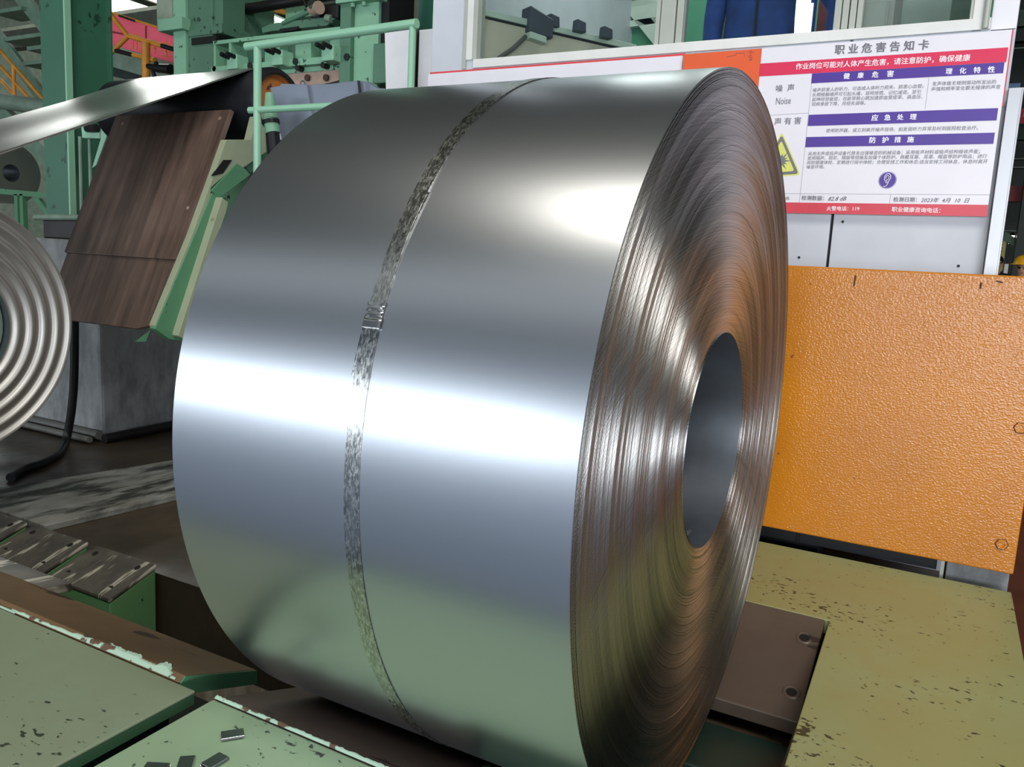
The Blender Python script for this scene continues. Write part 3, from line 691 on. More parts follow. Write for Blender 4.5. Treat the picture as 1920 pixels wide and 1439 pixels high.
poly_y([(721, 58), (768, 54), (768, 340), (727, 340), (722, 110)], 2.9, 0.04).build('panel', 'panel_white', wp, bevel=0.003)
wc = thing('white_locker', 'plain white locker beside the control cab', 'locker', (-2.9, 3.2, ZF))
a, b2 = ay(786, 56, 3.0), ay(822, 52, 3.0)
box((a.x, 3.0, ZF), (b2.x + 0.2, 3.5, a.z)).build('body', 'panel_white', wc, bevel=0.005)
box((a.x - 0.04, 3.03, ZF), (a.x - 0.005, 3.4, a.z)).build('dark_side', 'dark_metal', wc)

# ------------------------------------------------------------------ mill stand
YM = 3.2
ms = thing('mill_stand', 'large mint-green mill stand with clamp beam above the black roll', 'mill stand', ay(480, 300, YM))
def bx(pxa, pxb, y0, y1, name, mat, parent=ms, bevel=0.004):
    a = ay(*pxa, y0); b_ = ay(*pxb, y0); return box((a.x, y0, a.z), (b_.x, y1, b_.z)).build(name, mat, parent, bevel=bevel)
cx = ay(347, 60, YM).x; lx = ay(324, 60, YM).x
box((lx, YM, ZF), (cx, YM + 0.75, 4.2)).build('post', 'machine_mint', ms, bevel=0.01)
z50 = ay(347, 46, YM).z
box((lx - 0.12, YM - 0.06, z50 - 0.05), (cx + 0.03, YM + 0.8, z50 + 0.05)).build('collar', 'machine_mint', ms, bevel=0.006)
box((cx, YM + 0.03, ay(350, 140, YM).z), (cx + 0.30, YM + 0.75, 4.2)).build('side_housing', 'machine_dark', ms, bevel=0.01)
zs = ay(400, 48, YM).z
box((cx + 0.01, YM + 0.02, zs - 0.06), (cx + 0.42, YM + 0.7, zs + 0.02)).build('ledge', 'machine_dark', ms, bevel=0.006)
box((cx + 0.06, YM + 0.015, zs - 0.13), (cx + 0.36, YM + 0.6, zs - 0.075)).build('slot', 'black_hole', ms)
box((cx + 0.20, YM + 0.05, zs + 0.02), (cx + 0.40, YM + 0.3, zs + 0.26)).build('bracket', 'machine_dark', ms, bevel=0.006)
# clamp beam: channel with flanges, ribs and three bolted clamps
YB = 3.0
xl, xr = ay(399, 100, YB).x, ay(640, 90, YB).x
zt, zb_ = ay(520, 63, YB).z, ay(520, 128, YB).z
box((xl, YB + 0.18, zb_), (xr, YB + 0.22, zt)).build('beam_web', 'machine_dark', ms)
box((xl, YB, zt - 0.03), (xr, YB + 0.2, zt)).build('beam_flange', 'machine_mint', ms, bevel=0.003)
box((xl, YB - 0.02, zb_), (xr, YB + 0.2, zb_ + 0.05)).build('beam_flange', 'machine_mint', ms, bevel=0.003)
for u in (0.0, 0.13, 0.36, 0.60, 0.86):
    x = xl + (xr - xl) * u
    w = 0.025 if u < 0.2 else 0.16
    box((x, YB + (0.005 if u < .2 else 0.09), zb_ + 0.04), (x + w, YB + 0.2, zt - 0.02)).build('rib', 'machine_mint', ms, bevel=0.003)
for px, py in ((438, 117), (522, 109), (617, 100)):
    c = ay(px, py, YB - 0.08)
    k = box((c.x - 0.058, YB - 0.10, c.z - 0.055), (c.x + 0.058, YB + 0.02, c.z + 0.055)).build('clamp', 'rail_mint', ms, bevel=0.006)
    for dx in (-0.03, 0.035):
        MB().tube([(c.x + dx - 0.012, YB - 0.17, c.z + 0.045), (c.x + dx, YB - 0.06, c.z + 0.03)], 0.018, 8).build('bolt', 'bolt_black', k)
    MB().tube([(c.x + 0.12, YB - 0.03, c.z - 0.02), (c.x + 0.12, YB + 0.1, c.z - 0.02)], 0.026, 8).build('nut', 'bolt_black', ms)
for px, py in ((560, 128), (608, 123), (405, 130)):
    c = ay(px, py, YB); MB().tube([c + V((0, -0.02, 0)), c + V((0, 0.1, 0))], 0.022, 8).build('nut', 'bolt_black', ms)
pp = poly_y([(520, 133), (638, 120), (638, 150), (600, 160), (560, 162)], YB + 0.05, 0.05).build('pad_plate', 'pad_brown', ms, bevel=0.003)
poly_y([(520, 131), (638, 118), (638, 130), (530, 139)], YB + 0.04, 0.05).build('pad_rail', 'machine_mint', ms, bevel=0.003)
for px, py in ((577, 146), (612, 146)):
    c = ay(px, py, YB + 0.04); MB().tube([c, c + V((0, -0.012, 0))], 0.025, 16).build('pad_bolt', 'roll_rim', pp)
# right post: channel with open face
a, c = ay(638, 5, YB - 0.02), ay(704, 5, YB - 0.02)
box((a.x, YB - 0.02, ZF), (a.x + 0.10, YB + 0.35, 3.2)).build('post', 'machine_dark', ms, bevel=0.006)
box((a.x + 0.10, YB + 0.02, ZF), (c.x, YB + 0.35, 3.2)).build('post', 'machine_mint', ms, bevel=0.006)
zt2 = ay(670, 5, YB).z
box((a.x - 0.02, YB - 0.05, zt2 - 0.005), (c.x + 0.05, YB + 0.36, zt2 + 0.03)).build('post_flange', 'machine_mint', ms, bevel=0.004)
for px in (655, 676):
    P_ = ay(px, 8, YB - 0.05); MB().tube([V((P_.x, YB - 0.01, zt2 - 0.03)), V((P_.x, YB - 0.01, zt2 + 0.05))], 0.016, 8).build('flange_bolt', 'rail_mint', ms)
box((c.x, YB + 0.05, ZF), (c.x + 0.07, YB + 0.35, 3.2)).build('dark_recess', 'black_hole', ms)
a, c = ay(700, 82, YB - 0.06), ay(723, 155, YB - 0.06)
box((a.x, YB - 0.06, c.z), (c.x, YB + 0.3, a.z)).build('junction_box', 'machine_dark', ms, bevel=0.006)
# top carriage
tc = thing('valve_carriage', 'dark greasy valve carriage on a green tray above the clamp beam', 'machinery', ay(560, 50, 3.3))
YT = 3.25
poly_y([(508, 44), (600, 33), (628, 34), (612, 48), (510, 58), (492, 62), (490, 52)], YT, 0.4).build('tray', 'machine_dark', tc, bevel=0.004)
poly_y([(524, 54), (560, 49), (556, 56), (526, 60)], YT - 0.01, 0.05).build('tray_slot', 'black_hole', tc)
bx((582, 10), (634, 34), YT, YT + 0.4, 'pump_body', 'dark_metal', tc, 0.02)
b = MB(); c = ay(598, 17, YT - 0.05)
b.tube([c + V((-0.06, 0, 0)), c + V((0.03, -0.03, 0))], 0.05, 14); b.build('valve', 'pad_brown', tc, smooth=True)
b = MB(); b.tube([c + V((-0.02, -0.02, 0.0)), c + V((-0.02, -0.07, 0.03))], 0.035, 12); b.build('valve_cap', 'seal_steel', tc, smooth=True)
b = MB(); b.tube([ay(580, 22, YT), ay(540, 40, YT), ay(530, 44, YT)], 0.018, 10); b.build('lever', 'machine_dark', tc, smooth=True)
b = MB(); b.tube([ay(575, 12, YT), ay(570, 0, YT), ay(580, -5, YT), ay(586, 4, YT)], 0.012, 8); b.build('hose', 'bolt_black', tc, smooth=True)
b = MB(); b.tube([ay(612, 34, YT), ay(622, 36, YT)], 0.03, 10); b.build('fitting', 'grey_green', tc, smooth=True)
b = MB(); b.box(ay(535, 36, YT + 0.5), ay(584, 5, YT + 0.5) + V((0, 0.1, 0))); b.build('back_plate', 'machine_mint', tc, bevel=0.004)
for a, c, w, nm, lb in (((395, 22), (640, -14), 0.09, 'dark_pipe', 'long dark pipe rising across the top of the mill stand'), ((440, -20), (475, 66), 0.07, 'dark_strut', 'slanted dark steel strut right of the mill stand post')):
    pass
b = MB(); b.tube([ay(418, 20, 3.6), ay(470, 16, 3.6), ay(590, -4, 3.6), ay(660, -16, 3.6)], 0.045, 12)
tag(b.build('dark_pipe', 'dark_metal', smooth=True), 'long dark pipe rising across the top of the mill stand', 'pipe')
b = MB(); b.tube([ay(440, -25, 3.8), ay(468, 66, 3.8)], 0.06, 12); 
st_ = thing('twin_strut', 'pair of slanted grey steel struts behind the dark pipe', 'strut', ay(468, 66, 3.8))
b.build('tube', 'dark_metal', st_, smooth=True)
b = MB(); b.tube([ay(455, -25, 3.8), ay(481, 66, 3.8)], 0.016, 10); b.build('rod', 'grey_green', st_, smooth=True)

# ------------------------------------------------------------------ H column at the left
P1 = EYE + ray(80, 200) * 6.0; P2 = EYE + ray(126, 200) * 6.0; P3 = EYE + ray(200, 200) * 6.0
yc0 = P2.y; fw = 0.30
col = thing('steel_column', 'dark green steel H-column behind the running strip', 'column', (P2.x - 0.15, yc0 + 0.2, ZF))
xw = P2.x; xl_ = ay(80, 200, yc0).x
box((xl_, yc0, ZF), (xw, yc0 + 0.022, 6.0)).build('flange', 'column_green', col, bevel=0.003)
dpt = ax(200, 200, xw - 0.06).y - yc0
box((xw - 0.012, yc0 - 0.003, ZF), (xw + 0.004, yc0 + 0.05, 6.0)).build('flange_lit_edge', 'rail_mint', col, bevel=0.003)  # paler strip, the light on the edge put into the paint colour
box((xw - 0.07, yc0 + 0.022, ZF), (xw - 0.045, yc0 + dpt, 6.0)).build('web', 'column_green', col)
box((xl_, yc0 + dpt, ZF), (xw + 0.0, yc0 + dpt + 0.022, 6.0)).build('flange', 'column_green', col, bevel=0.003)
g0 = yc0 + 0.03
MB().prism([(xw - 0.044, g0, ZF + 0.95), (xw - 0.044, g0 + 0.25, ZF + 0.95), (xw - 0.044, g0, ZF + 1.9)], (0.02, 0, 0)).build('gusset', 'machine_dark', col)
# ------------------------------------------------------------------ things beyond the column
YC = 6.0
cg = thing('crane_girder', 'glossy red crane girder with faded gold characters and a walkway rail', 'crane', ay(260, 80, YC))
poly_y([(150, 5), (330, 62), (330, 120), (150, 66)], YC, 0.3).build('girder', 'crane_red', cg)
poly_y([(150, 3), (330, 60), (330, 64), (150, 8)], YC - 0.02, 0.35).build('edge_bar', 'rail_yellow', cg)
poly_y([(222, 27), (252, 37), (252, 41), (222, 31)], YC - 0.03, 0.02).build('hazard_mark', 'black_hole', cg)
poly_y([(298, 54), (330, 64), (330, 68), (298, 58)], YC - 0.03, 0.02).build('hazard_mark', 'black_hole', cg)
poly_y([(272, 48), (275, 49), (275, 84), (272, 83)], YC - 0.004, 0.006).build('seam', 'beam_red', cg)
poly_y([(200, 56), (240, 64), (240, 67), (200, 60)], YC - 0.004, 0.006).build('seam', 'beam_red', cg)
# the three gold characters are too faded to read: only their strokes
for (x, yv, seq) in ((256, 78, 0), (286, 86, 1), (311, 92, 2)):
    for (u0, v0, u1, v1) in (((-8, -14, 8, -10), (0, -12, 0, 16), (-6, -2, -7, 14)), ((-7, -12, 8, -8), (-6, 2, 7, 5), (-5, -6, -6, 12), (5, -4, 4, 14)), ((-8, -12, 6, -8), (0, -18, 0, -4), (-7, 2, 8, 6), (-6, 12, 8, 15), (1, 2, 1, 14)))[seq]:
        a, c = ay(x + u0, yv + v0, YC - 0.006), ay(x + u1, yv + v1, YC - 0.006)
        MB().bar(a, c, 0.002, 0.018, (0, 0, 1) if abs(u1 - u0) > abs(v1 - v0) else (1, 0, 0)).build('brush_stroke', 'crane_gold', cg)
poly_y([(150, 72), (330, 124), (330, 160), (150, 108)], YC - 0.2, 0.3).build('lower_beam', 'grey_green', cg)
poly_y([(150, 104), (330, 150), (330, 172), (150, 128)], YC - 0.1, 0.3).build('lower_flange', 'hall_dark', cg)
b = MB(); b.tube([ay(190, 6, 5.2), ay(240, 68, 5.2)], 0.03, 10); rb = b
rly = thing('yellow_railing', 'yellow tubular walkway railing in front of the red girder', 'railing', ay(240, 140, 5.2))
rb.build('brace', 'rail_yellow', rly, smooth=True)
b = MB(); b.tube([ay(240, 68, 5.2), ay(198, 110, 5.2)], 0.03, 10); b.build('brace', 'rail_yellow', rly, smooth=True)
b = MB(); b.tube([ay(238, 67, 5.2), ay(304, 86, 5.2)], 0.03, 10); b.build('hand_bar', 'rail_yellow', rly, smooth=True)
b = MB(); b.tube([ay(304, 86, 5.2), ay(345, 98, 5.2)], 0.03, 10); b.build('hand_bar', 'bolt_black', rly, smooth=True)
b = MB(); b.tube([ay(190, 88, 5.2), ay(218, 95, 5.2)], 0.03, 10); b.build('toe_bar', 'rail_yellow', rly, smooth=True)
b = MB(); b.tube([ay(218, 95, 5.2), ay(250, 103, 5.2)], 0.03, 10); b.build('toe_bar', 'bolt_black', rly, smooth=True)
b = MB(); b.tube([ay(250, 103, 5.2), ay(290, 113, 5.2)], 0.03, 10); b.build('toe_bar', 'rail_yellow', rly, smooth=True)
b = MB(); b.tube([ay(273, 80, 5.15), ay(275, 200, 5.15)], 0.05, 12); b.build('post', 'rail_yellow', rly, smooth=True)
b = MB(); b.tube([ay(277, 124, 5.0), ay(295, 128, 5.0), ay(320, 130, 5.0)], [0.03, 0.05, 0.06], 10); b.build('fitting', 'bolt_black', rly, smooth=True)
b = MB(); b.tube([ay(284, 126, 5.0), ay(290, 144, 5.0)], 0.025, 10); b.build('hose', 'dark_metal', rly, smooth=True)
b = MB(); b.tube([ay(292, 118, 5.0), ay(300, 134, 5.0)], 0.03, 10); b.build('elbow', 'dark_metal', rly, smooth=True)
# pale post and roof purlins
pp_ = box(ay(295, 140, 7.0), ay(322, -30, 7.0) + V((0, 0.4, 0))).build('pale_post', 'pale_green', bevel=0.01); tag(pp_, 'pale green square post behind the mill stand collar', 'post')
for i, (y0_, px, py, lab) in enumerate(((10.0, 215, 38, 'nearer olive roof beam under the skylights'), (12.5, 240, 26, 'farther olive roof beam under the skylights'))):
    P_ = ay(px, py, y0_); o = box((-26, y0_, P_.z - 0.3), (-4, y0_ + 0.25, P_.z + 0.1)).build('roof_beam', 'roof_sheet'); tag(o, lab, 'beam')
# lit roof lamps seen above the clamp beam
A_, B_ = ay(464, 14, 8.0), ay(532, 42, 8.0)
t = thing('strip_lamp', 'long white twin-tube strip lamp above the clamp beam', 'lamp', (A_ + B_) / 2)
for dz in (0, -0.10): MB().tube([A_ + V((0, 0, dz)), B_ + V((0, 0, dz))], 0.035, 10).build('tube', 'lamp_white', t, smooth=True)
MB().bar(A_ + V((0, 0.06, -0.05)), B_ + V((0, 0.06, -0.05)), 0.05, 0.22).build('housing', 'grey_green', t)
q = A_.lerp(B_, 0.5); MB().bar(q + V((0, 0.06, 0.06)), V((q.x, q.y + 0.06, ROOF)), 0.03, 0.03).build('hanger', 'grey_green', t)
A_ = az(486, 48, ROOF - 0.3); t = thing('roof_lamp', 'square white roof lamp beside the twin strut', 'lamp', A_)
box(A_ + V((-0.45, -0.6, 0)), A_ + V((0.45, 0.6, 0.06))).build('diffuser', 'lamp_white', t)
box(A_ + V((-0.5, -0.65, 0.06)), A_ + V((0.5, 0.65, 0.29))).build('housing', 'grey_green', t)
for i, (a, c, lab) in enumerate((((440, 0), (545, 26), 'amber cable tray under the far roof'),)):
    A_, B_ = ay(*a, 9.5), ay(*c, 9.5); tag(MB().bar(A_, B_, 0.1, 0.08).build('cable_tray', 'rail_yellow'), lab, 'cable tray')
for i, (px0, px1, z0, z1, yv, mt, lab) in enumerate(((350, 448, 40, -40, 7.5, 'machine_mint', 'mint green machine housing beyond the mill stand'), (536, 660, 46, 2, 6.5, 'pale_green', 'pale green tank wall behind the valve carriage'))):
    A_, B_ = ay(px0, z0, yv), ay(px1, z1, yv)
    t = thing('machine_housing', lab, 'machine', ((A_.x + B_.x) / 2, yv, ZF))
    box((A_.x, yv, ZF), (B_.x, yv + 0.6, min(A_.z, B_.z) if i == 0 else B_.z - 0.25)).build('casing', mt, t, bevel=0.01)
    box((A_.x - 0.05, yv - 0.05, A_.z - 0.1), (B_.x + 0.05, yv + 0.62, A_.z)).build('cap_rail', 'machine_dark', t, bevel=0.01)
# beige and teal panels left of the cab
tag(box(V((ay(722, 55, 3.6).x, 3.6, ZF)), V((ay(745, 0, 3.6).x, 3.9, 3.6))).build('beige_panel', 'beige_panel', bevel=0.01), 'beige upright panel between the mill stand and the teal panels', 'panel')
tp_ = thing('teal_panel', 'teal green sheet panels behind the hand rail end', 'panel', (ay(775, 0, 4.0).x, 4.0, ZF))
xs_ = [ay(p, 20, 4.0).x for p in (738, 772, 830)]
for i in range(2): box((xs_[i], 4.0, ZF), (xs_[i + 1] - 0.012, 4.05, 3.8)).build('sheet', 'teal_panel', tp_, bevel=0.004)
# stair at the far left, below/around the strip
sa = thing('steel_stair', 'grey-green steel stair with open treads left of the H-column', 'stair', ay(60, 200, 5.5))
YS = 5.5
A_, B_ = ay(20, -30, YS), ay(110, 80, YS); A2, B2 = ay(-10, 60, YS), ay(100, 210, YS)
MB().bar(A_, B_, 0.06, 0.22).build('stringer', 'stair_green', sa, bevel=0.004)
MB().bar(A2, B2, 0.06, 0.2).build('stringer', 'stair_green', sa, bevel=0.004)
for x0, x1, py in ((-12, 40, 22), (6, 84, 73), (50, 84, 90), (42, 86, 118)):
    a, c = ay(x0, py, YS - 0.1), ay(x1, py, YS - 0.1); box((a.x, YS - 0.1, a.z - 0.035), (c.x, YS + 0.3, a.z + 0.02)).build('tread', 'stair_green', sa, bevel=0.004)
sr = thing('stair_railing', 'yellow sloping stair railing at the left picture edge', 'railing', ay(40, 160, 5.2))
for a, c in (((-8, 85), (84, 190)), ((-8, 115), (64, 195)), ((-8, 140), (50, 205))):
    MB().tube([ay(*a, 5.2), ay(*c, 5.2)], 0.022, 8).build('bar', 'rail_yellow', sr, smooth=True)
for px, py in ((25, 124), (28, 180)):
    MB().tube([ay(25, 122, 5.2), ay(28, 200, 5.2)], 0.024, 8).build('post', 'rail_yellow', sr, smooth=True); break
b = MB(); b.tube([ay(-20, 186, 4.6), ay(110, 206, 4.6)], 0.1, 16); tag(b.build('large_pipe', 'grey_green', smooth=True), 'fat grey-green pipe passing behind the strip and column', 'pipe')
b = MB(); b.bar(ay(-5, 200, 4.8), ay(105, 310, 4.8), 0.1, 0.2); tag(b.build('sloping_brace', 'stair_green', bevel=0.004), 'sloping green brace passing under the strip left of the column', 'brace')
# storage rack and stored coils at the left edge
sk = thing('coil_rack', 'light green steel rack behind the smaller coil', 'rack', ay(45, 400, 4.6))
YK = 4.4
poly_y([(-20, 352), (92, 362), (92, 372), (-20, 362)], YK, 0.06).build('rail', 'arm_green', sk)
for px in (26, 36, 88):
    a = ay(px, 364, YK); c = ay(px + 8, 420, YK); box((a.x, YK, ZF), (c.x, YK + 0.06, a.z)).build('post', 'arm_green', sk)
poly_y([(60, 372), (72, 372), (92, 400), (92, 412)], YK, 0.05).build('brace', 'arm_green', sk)
for px, py, r_, lab in ((-6, 325, 0.42, 'dull grey stored coil lying on its side behind the rack'),):
    c = ay(px, py, 5.0); t = thing('stored_coil', lab, 'coil', c)
    MB().lathe([(0, 0.12), (0, r_), (-0.7, r_)], V((c.x + 0.35, c.y, c.z)), n=48).build('wrap', 'old_coil_edge', t, smooth=True)
    MB().lathe([(0, 0.12), (-0.7, 0.12)], V((c.x + 0.35, c.y, c.z)), n=24).build('bore', 'bore_dark', t, smooth=True)
yb2 = pc.y + 0.35
zt_ = ay(120, 405, yb2).z
db = thing('pedestal_machine', 'dark greasy machine foot on top of the concrete pedestal', 'machine', (ay(100, 410, yb2).x, yb2 + 0.3, ztop))
box((max(ay(40, 410, yb2).x, pc.x - 1.1), yb2, ztop), (ay(150, 410, yb2).x, yb2 + 0.6, zt_)).build('bed', 'dark_metal', db, bevel=0.01)
MB().tube([ay(66, 408, yb2 - 0.03), ay(150, 408, yb2 - 0.03)], 0.02, 10).build('bar', 'grey_green', db, smooth=True)
# small mint bracket left of the guide table
yk = 1.62
kb = thing('mint_bracket', 'small mint bracket and pipes left of the brown guide plates', 'bracket', ay(175, 250, yk))
poly_y([(152, 238), (186, 233), (186, 260), (154, 259)], yk, 0.06).build('plate', 'rail_mint', kb, bevel=0.003)
poly_y([(190, 232), (212, 218), (206, 240), (180, 310), (172, 316), (188, 262)], yk - 0.06, 0.04).build('strut', 'rail_mint', kb, bevel=0.003)
for px in (150, 168): MB().tube([ay(px, 256, yk + 0.08), ay(px + 4, 440, yk + 0.08)], 0.012, 8).build('pipe', 'grey_green', kb, smooth=True)
MB().tube([ay(163, 241, yk - 0.02), ay(182, 240, yk - 0.02)], 0.025, 8).build('fitting', 'dark_metal', kb, smooth=True)

# ------------------------------------------------------------------ control cab
YW = 2.03
xL, xR = ay(810, 60, YW).x, ay(1893, 30, YW).x + 0.03
def zat(px, py): return ay(px, py, YW).z
z_sill = zat(1100, 95)          # foot of the windows
z_red = zat(1100, 116)
cabw = MB()
cabw.box((xL, YW, z_red), (xL + 0.28, YW + 0.06, 3.4))
struct(box((xL, YW, ZF), (xL + 0.28, YW + 0.06, 3.4)).build('wall_front_left', 'cab_grey', bevel=0.004))
xp1 = ay(1556, 450, YW).x
struct(box((xL + 0.28, YW, ZF), (xp1 - 0.006, YW + 0.06, z_red + 0.01)).build('wall_front_middle', 'cab_grey', bevel=0.003))
struct(box((xp1 + 0.006, YW, ZF), (xR, YW + 0.06, z_red + 0.01)).build('wall_front_right', 'cab_grey', bevel=0.003))
struct(box((xp1 - 0.02, YW + 0.03, ZF), (xp1 + 0.02, YW + 0.05, z_red)).build('trim_80', 'seam_dark'))
xfr = ay(1858, 40, YW).x
struct(box((xfr, YW, z_red), (xR, YW + 0.06, 3.4)).build('wall_front_end', 'cab_white', bevel=0.004))
struct(box((xR - 0.06, YW + 0.06, ZF), (xR, 5.0, 3.4)).build('wall_right', 'cab_white'))
struct(box((xL, YW + 0.06, ZF), (xL + 0.06, 5.0, 3.4)).build('wall_left_cab', 'cab_grey'))
# window sill rail and frames
sl = struct(box((xL + 0.28, YW - 0.012, z_red + 0.008), (xfr, YW + 0.08, z_sill)).build('trim_81', 'frame_white', bevel=0.003))
struct(box((xL - 0.0, YW - 0.006, z_red - 0.006), (ay(1285, 107, YW).x, YW, z_red + 0.004)).build('trim_82', 'red_line'))
struct(box((xL - 0.01, YW - 0.008, z_red - 0.17), (ay(1281, 107, YW).x, YW - 0.0, z_red - 0.006)).build('trim_83', 'board_white'))
def win(nm, pxa, pxb, frames):
    a, c = ay(pxa, 40, YW).x, ay(pxb, 40, YW).x
    g = struct(box((a, YW + 0.035, z_sill), (c, YW + 0.041, 3.3)).build(nm, 'window_glass'))
    return a, c, g
a, c, w1 = win('window_101', 896, 1228, None)
struct(box((ay(871, 60, YW).x, YW - 0.01, z_red + 0.008), (ay(877, 60, YW).x, YW + 0.02, 3.3)).build('trim_84', 'frame_grey'))
for nm, p0, p1, mt in (('window_frame', 876, 888, 'frame_white'), ('window_frame', 888, 896, 'frame_grey')):
    struct(box((ay(p0, 60, YW).x, YW - 0.008, z_sill), (ay(p1, 60, YW).x, YW + 0.07, 3.3)).build('trim_85', mt, bevel=0.002))
for i, (p0, p1) in enumerate(((1228, 1236), (1238, 1265), (1267, 1279))):
    struct(box((ay(p0, 60, YW).x, YW - 0.004 - 0.006 * (i % 2), z_sill), (ay(p1, 60, YW).x, YW + 0.07, 3.3)).build('trim_%d' % (86 + i), 'frame_grey', bevel=0.002))
win('window_102', 1279, 1563, None)
for i, (p0, p1) in enumerate(((1563, 1576), (1578, 1590), (1592, 1604), (1606, 1616))):
    struct(box((ay(p0, 40, YW).x, YW - 0.004 - 0.006 * (i % 2), z_sill), (ay(p1, 40, YW).x, YW + 0.07, 3.3)).build('trim_%d' % (90 + i), 'frame_grey', bevel=0.002))
win('window_103', 1616, 1818, None)
struct(box((ay(1818, 30, YW).x, YW - 0.006, z_sill), (ay(1824, 30, YW).x, YW + 0.07, 3.3)).build('trim_95', 'frame_grey', bevel=0.002))
struct(box((ay(1824, 30, YW).x, YW - 0.01, z_red + 0.008), (ay(1844, 30, YW).x, YW + 0.06, 3.3)).build('trim_96', 'frame_white', bevel=0.002))
pipe = MB(); pipe.tube([(ay(1850, 30, YW).x, YW - 0.02, z_red + 0.01), (ay(1850, 30, YW).x, YW - 0.02, 3.3)], 0.012, 10)
struct(pipe.build('trim_97', 'frame_grey', smooth=True))
# lower panel screws
for px, py in ((1498, 483), (1797, 499), (1580, 416)):
    P_ = ay(px, py, YW - 0.002); struct(MB().tube([P_, P_ + V((0, 0.004, 0))], 0.006, 10).build('trim_98', 'seam_dark'))
# inside of the cab
struct(box((xL, 4.9, ZF), (xR, 5.0, 3.4)).build('wall_back_cab', 'cab_inside'))
struct(box((xL, YW, 3.4), (xR, 5.0, 3.5)).build('ceiling_cab', 'cab_white'))
struct(box((xL + 0.06, YW + 0.06, 0.5), (xR - 0.06, 4.9, 0.56)).build('floor_cab', 'cab_shade'))
for i, (a, c, w, mt) in enumerate((((880, 30), (1240, -10), 0.06, 'cab_beam'), ((1010, 40), (1240, 0), 0.05, 'cab_beam'), ((1090, 60), (1240, 38), 0.05, 'cab_beam'), ((1160, -40), (1250, 70), 0.22, 'cab_beam'))):
    struct(MB().bar(ay(*a, 4.86), ay(*c, 4.86), 0.05, w).build('trim_%d' % (110 + i), mt))
struct(box((ay(1262, 10, 4.8).x, 4.78, 0.56), (ay(1392, 10, 4.8).x, 4.88, 3.4)).build('trim_120', 'cab_shade'))
struct(box((ay(1290, 10, 4.7).x, 4.7, 0.56), (ay(1325, 10, 4.7).x, 4.76, 3.4)).build('trim_121', 'cab_inside'))
# console desk
cd_ = thing('console_desk', 'cream control console with a sloping top edge inside the cab', 'console', (-1.6, 2.8, 0.56))
ZC = 1.70; q0, q1 = az(893, 27, ZC), az(1190, 96, ZC)
dn = (q1 - q0).normalized(); pn = V((-dn.y, dn.x, 0))
MB().prism([q0, q1, V((q1.x, q1.y, 0.56)), V((q0.x, q0.y, 0.56))], pn * 0.12).build('body', 'desk_cream', cd_, bevel=0.004)
MB().prism([q0 - pn * 0.015, q1 - pn * 0.015, q1 - pn * 0.015 + V((0, 0, 0.035)), q0 - pn * 0.015 + V((0, 0, 0.035))], pn * 0.13).build('top', 'cab_beam', cd_, bevel=0.003)
MB().prism([q0 - pn * 0.004 - V((0, 0, 0.012)), q1 - pn * 0.004 - V((0, 0, 0.012)), q1 - pn * 0.004, q0 - pn * 0.004], pn * 0.01).build('shadow_gap', 'seam_dark', cd_)
def on_desk(px, py): return az(px, py, ZC)
c = on_desk(1004, 54); e1 = dn; b = MB()
bxo = thing('intercom_box', 'dark grey intercom box clipped over the console edge', 'intercom', c)
p_ = [c - e1 * 0.075 - pn * 0.06, c + e1 * 0.085 - pn * 0.06]
MB().prism([p_[0] + V((0, 0, -0.04)), p_[1] + V((0, 0, -0.05)), p_[1] + V((0, 0, 0.055)), p_[0] + V((0, 0, 0.10))], pn * 0.10).build('body', 'box_dark', bxo, bevel=0.008)
MB().prism([p_[0] + V((0, 0, -0.075)) - pn * 0.01, p_[1] - e1 * 0.05 + V((0, 0, -0.085)) - pn * 0.01, p_[1] - e1 * 0.05 + V((0, 0, -0.05)) - pn * 0.01, p_[0] + V((0, 0, -0.04)) - pn * 0.01], pn * 0.08).build('bracket', 'cab_beam', bxo, bevel=0.004)
cw = [c - e1 * 0.08 - pn * 0.03 + V((0, 0, -0.06)), c - e1 * 0.16 - pn * 0.03 + V((0, 0, -0.14)), c - e1 * 0.28 - pn * 0.03 + V((0, 0, -0.23)), c - e1 * 0.40 - pn * 0.03 + V((0, 0, -0.26))]
tag(MB().tube(cw, 0.012, 10).build('intercom_cable', 'cable_grey', smooth=True), 'grey cable drooping from the intercom box along the console', 'cable')
for i, (px, py, lab) in enumerate(((1040, 56, 'small black clip on the console edge, next to the intercom'), (1090, 66, 'small black clip on the console edge, middle of three'), (1140, 78, 'small black clip on the console edge, farthest from the intercom'))):
    c = on_desk(px, py); o = MB().prism([c - e1 * 0.035 + V((0, 0, 0.02)), c + e1 * 0.035 + V((0, 0, 0.02)), c + e1 * 0.03 + V((0, 0, 0.075)), c - e1 * 0.03 + V((0, 0, 0.085))], pn * 0.05).build('desk_clip', 'box_dark', bevel=0.004); tag(o, lab, 'clip', 'black clips on the console edge')
# grey cabinet with a recessed door behind the third window
gc = thing('grey_cabinet', 'grey cabinet with a framed door behind the right cab window', 'cabinet', (0.1, 2.6, 0.56))
bx((1618, -60), (1672, 62), 2.5, 2.9, 'body', 'cabinet_grey', gc)
P_ = ay(1624, 6, 2.49); Q_ = ay(1661, 62, 2.49)
dd = box((P_.x, 2.485, Q_.z - 0.1), (Q_.x, 2.5, P_.z)).build('door', 'cabinet_grey', gc, bevel=0.004)
for xx in (P_.x, Q_.x - 0.006): box((xx, 2.48, Q_.z - 0.1), (xx + 0.006, 2.486, P_.z)).build('door_edge', 'frame_grey', dd)
struct(box((ay(1672, 0, 3.2).x, 3.2, 0.56), (ay(1785, 0, 3.2).x, 3.25, 3.4)).build('trim_122', 'cab_beam'))
struct(box((ay(1785, 0, 3.3).x, 3.3, 0.56), (ay(1840, 0, 3.3).x, 3.35, 3.4)).build('trim_123', 'grey_green'))
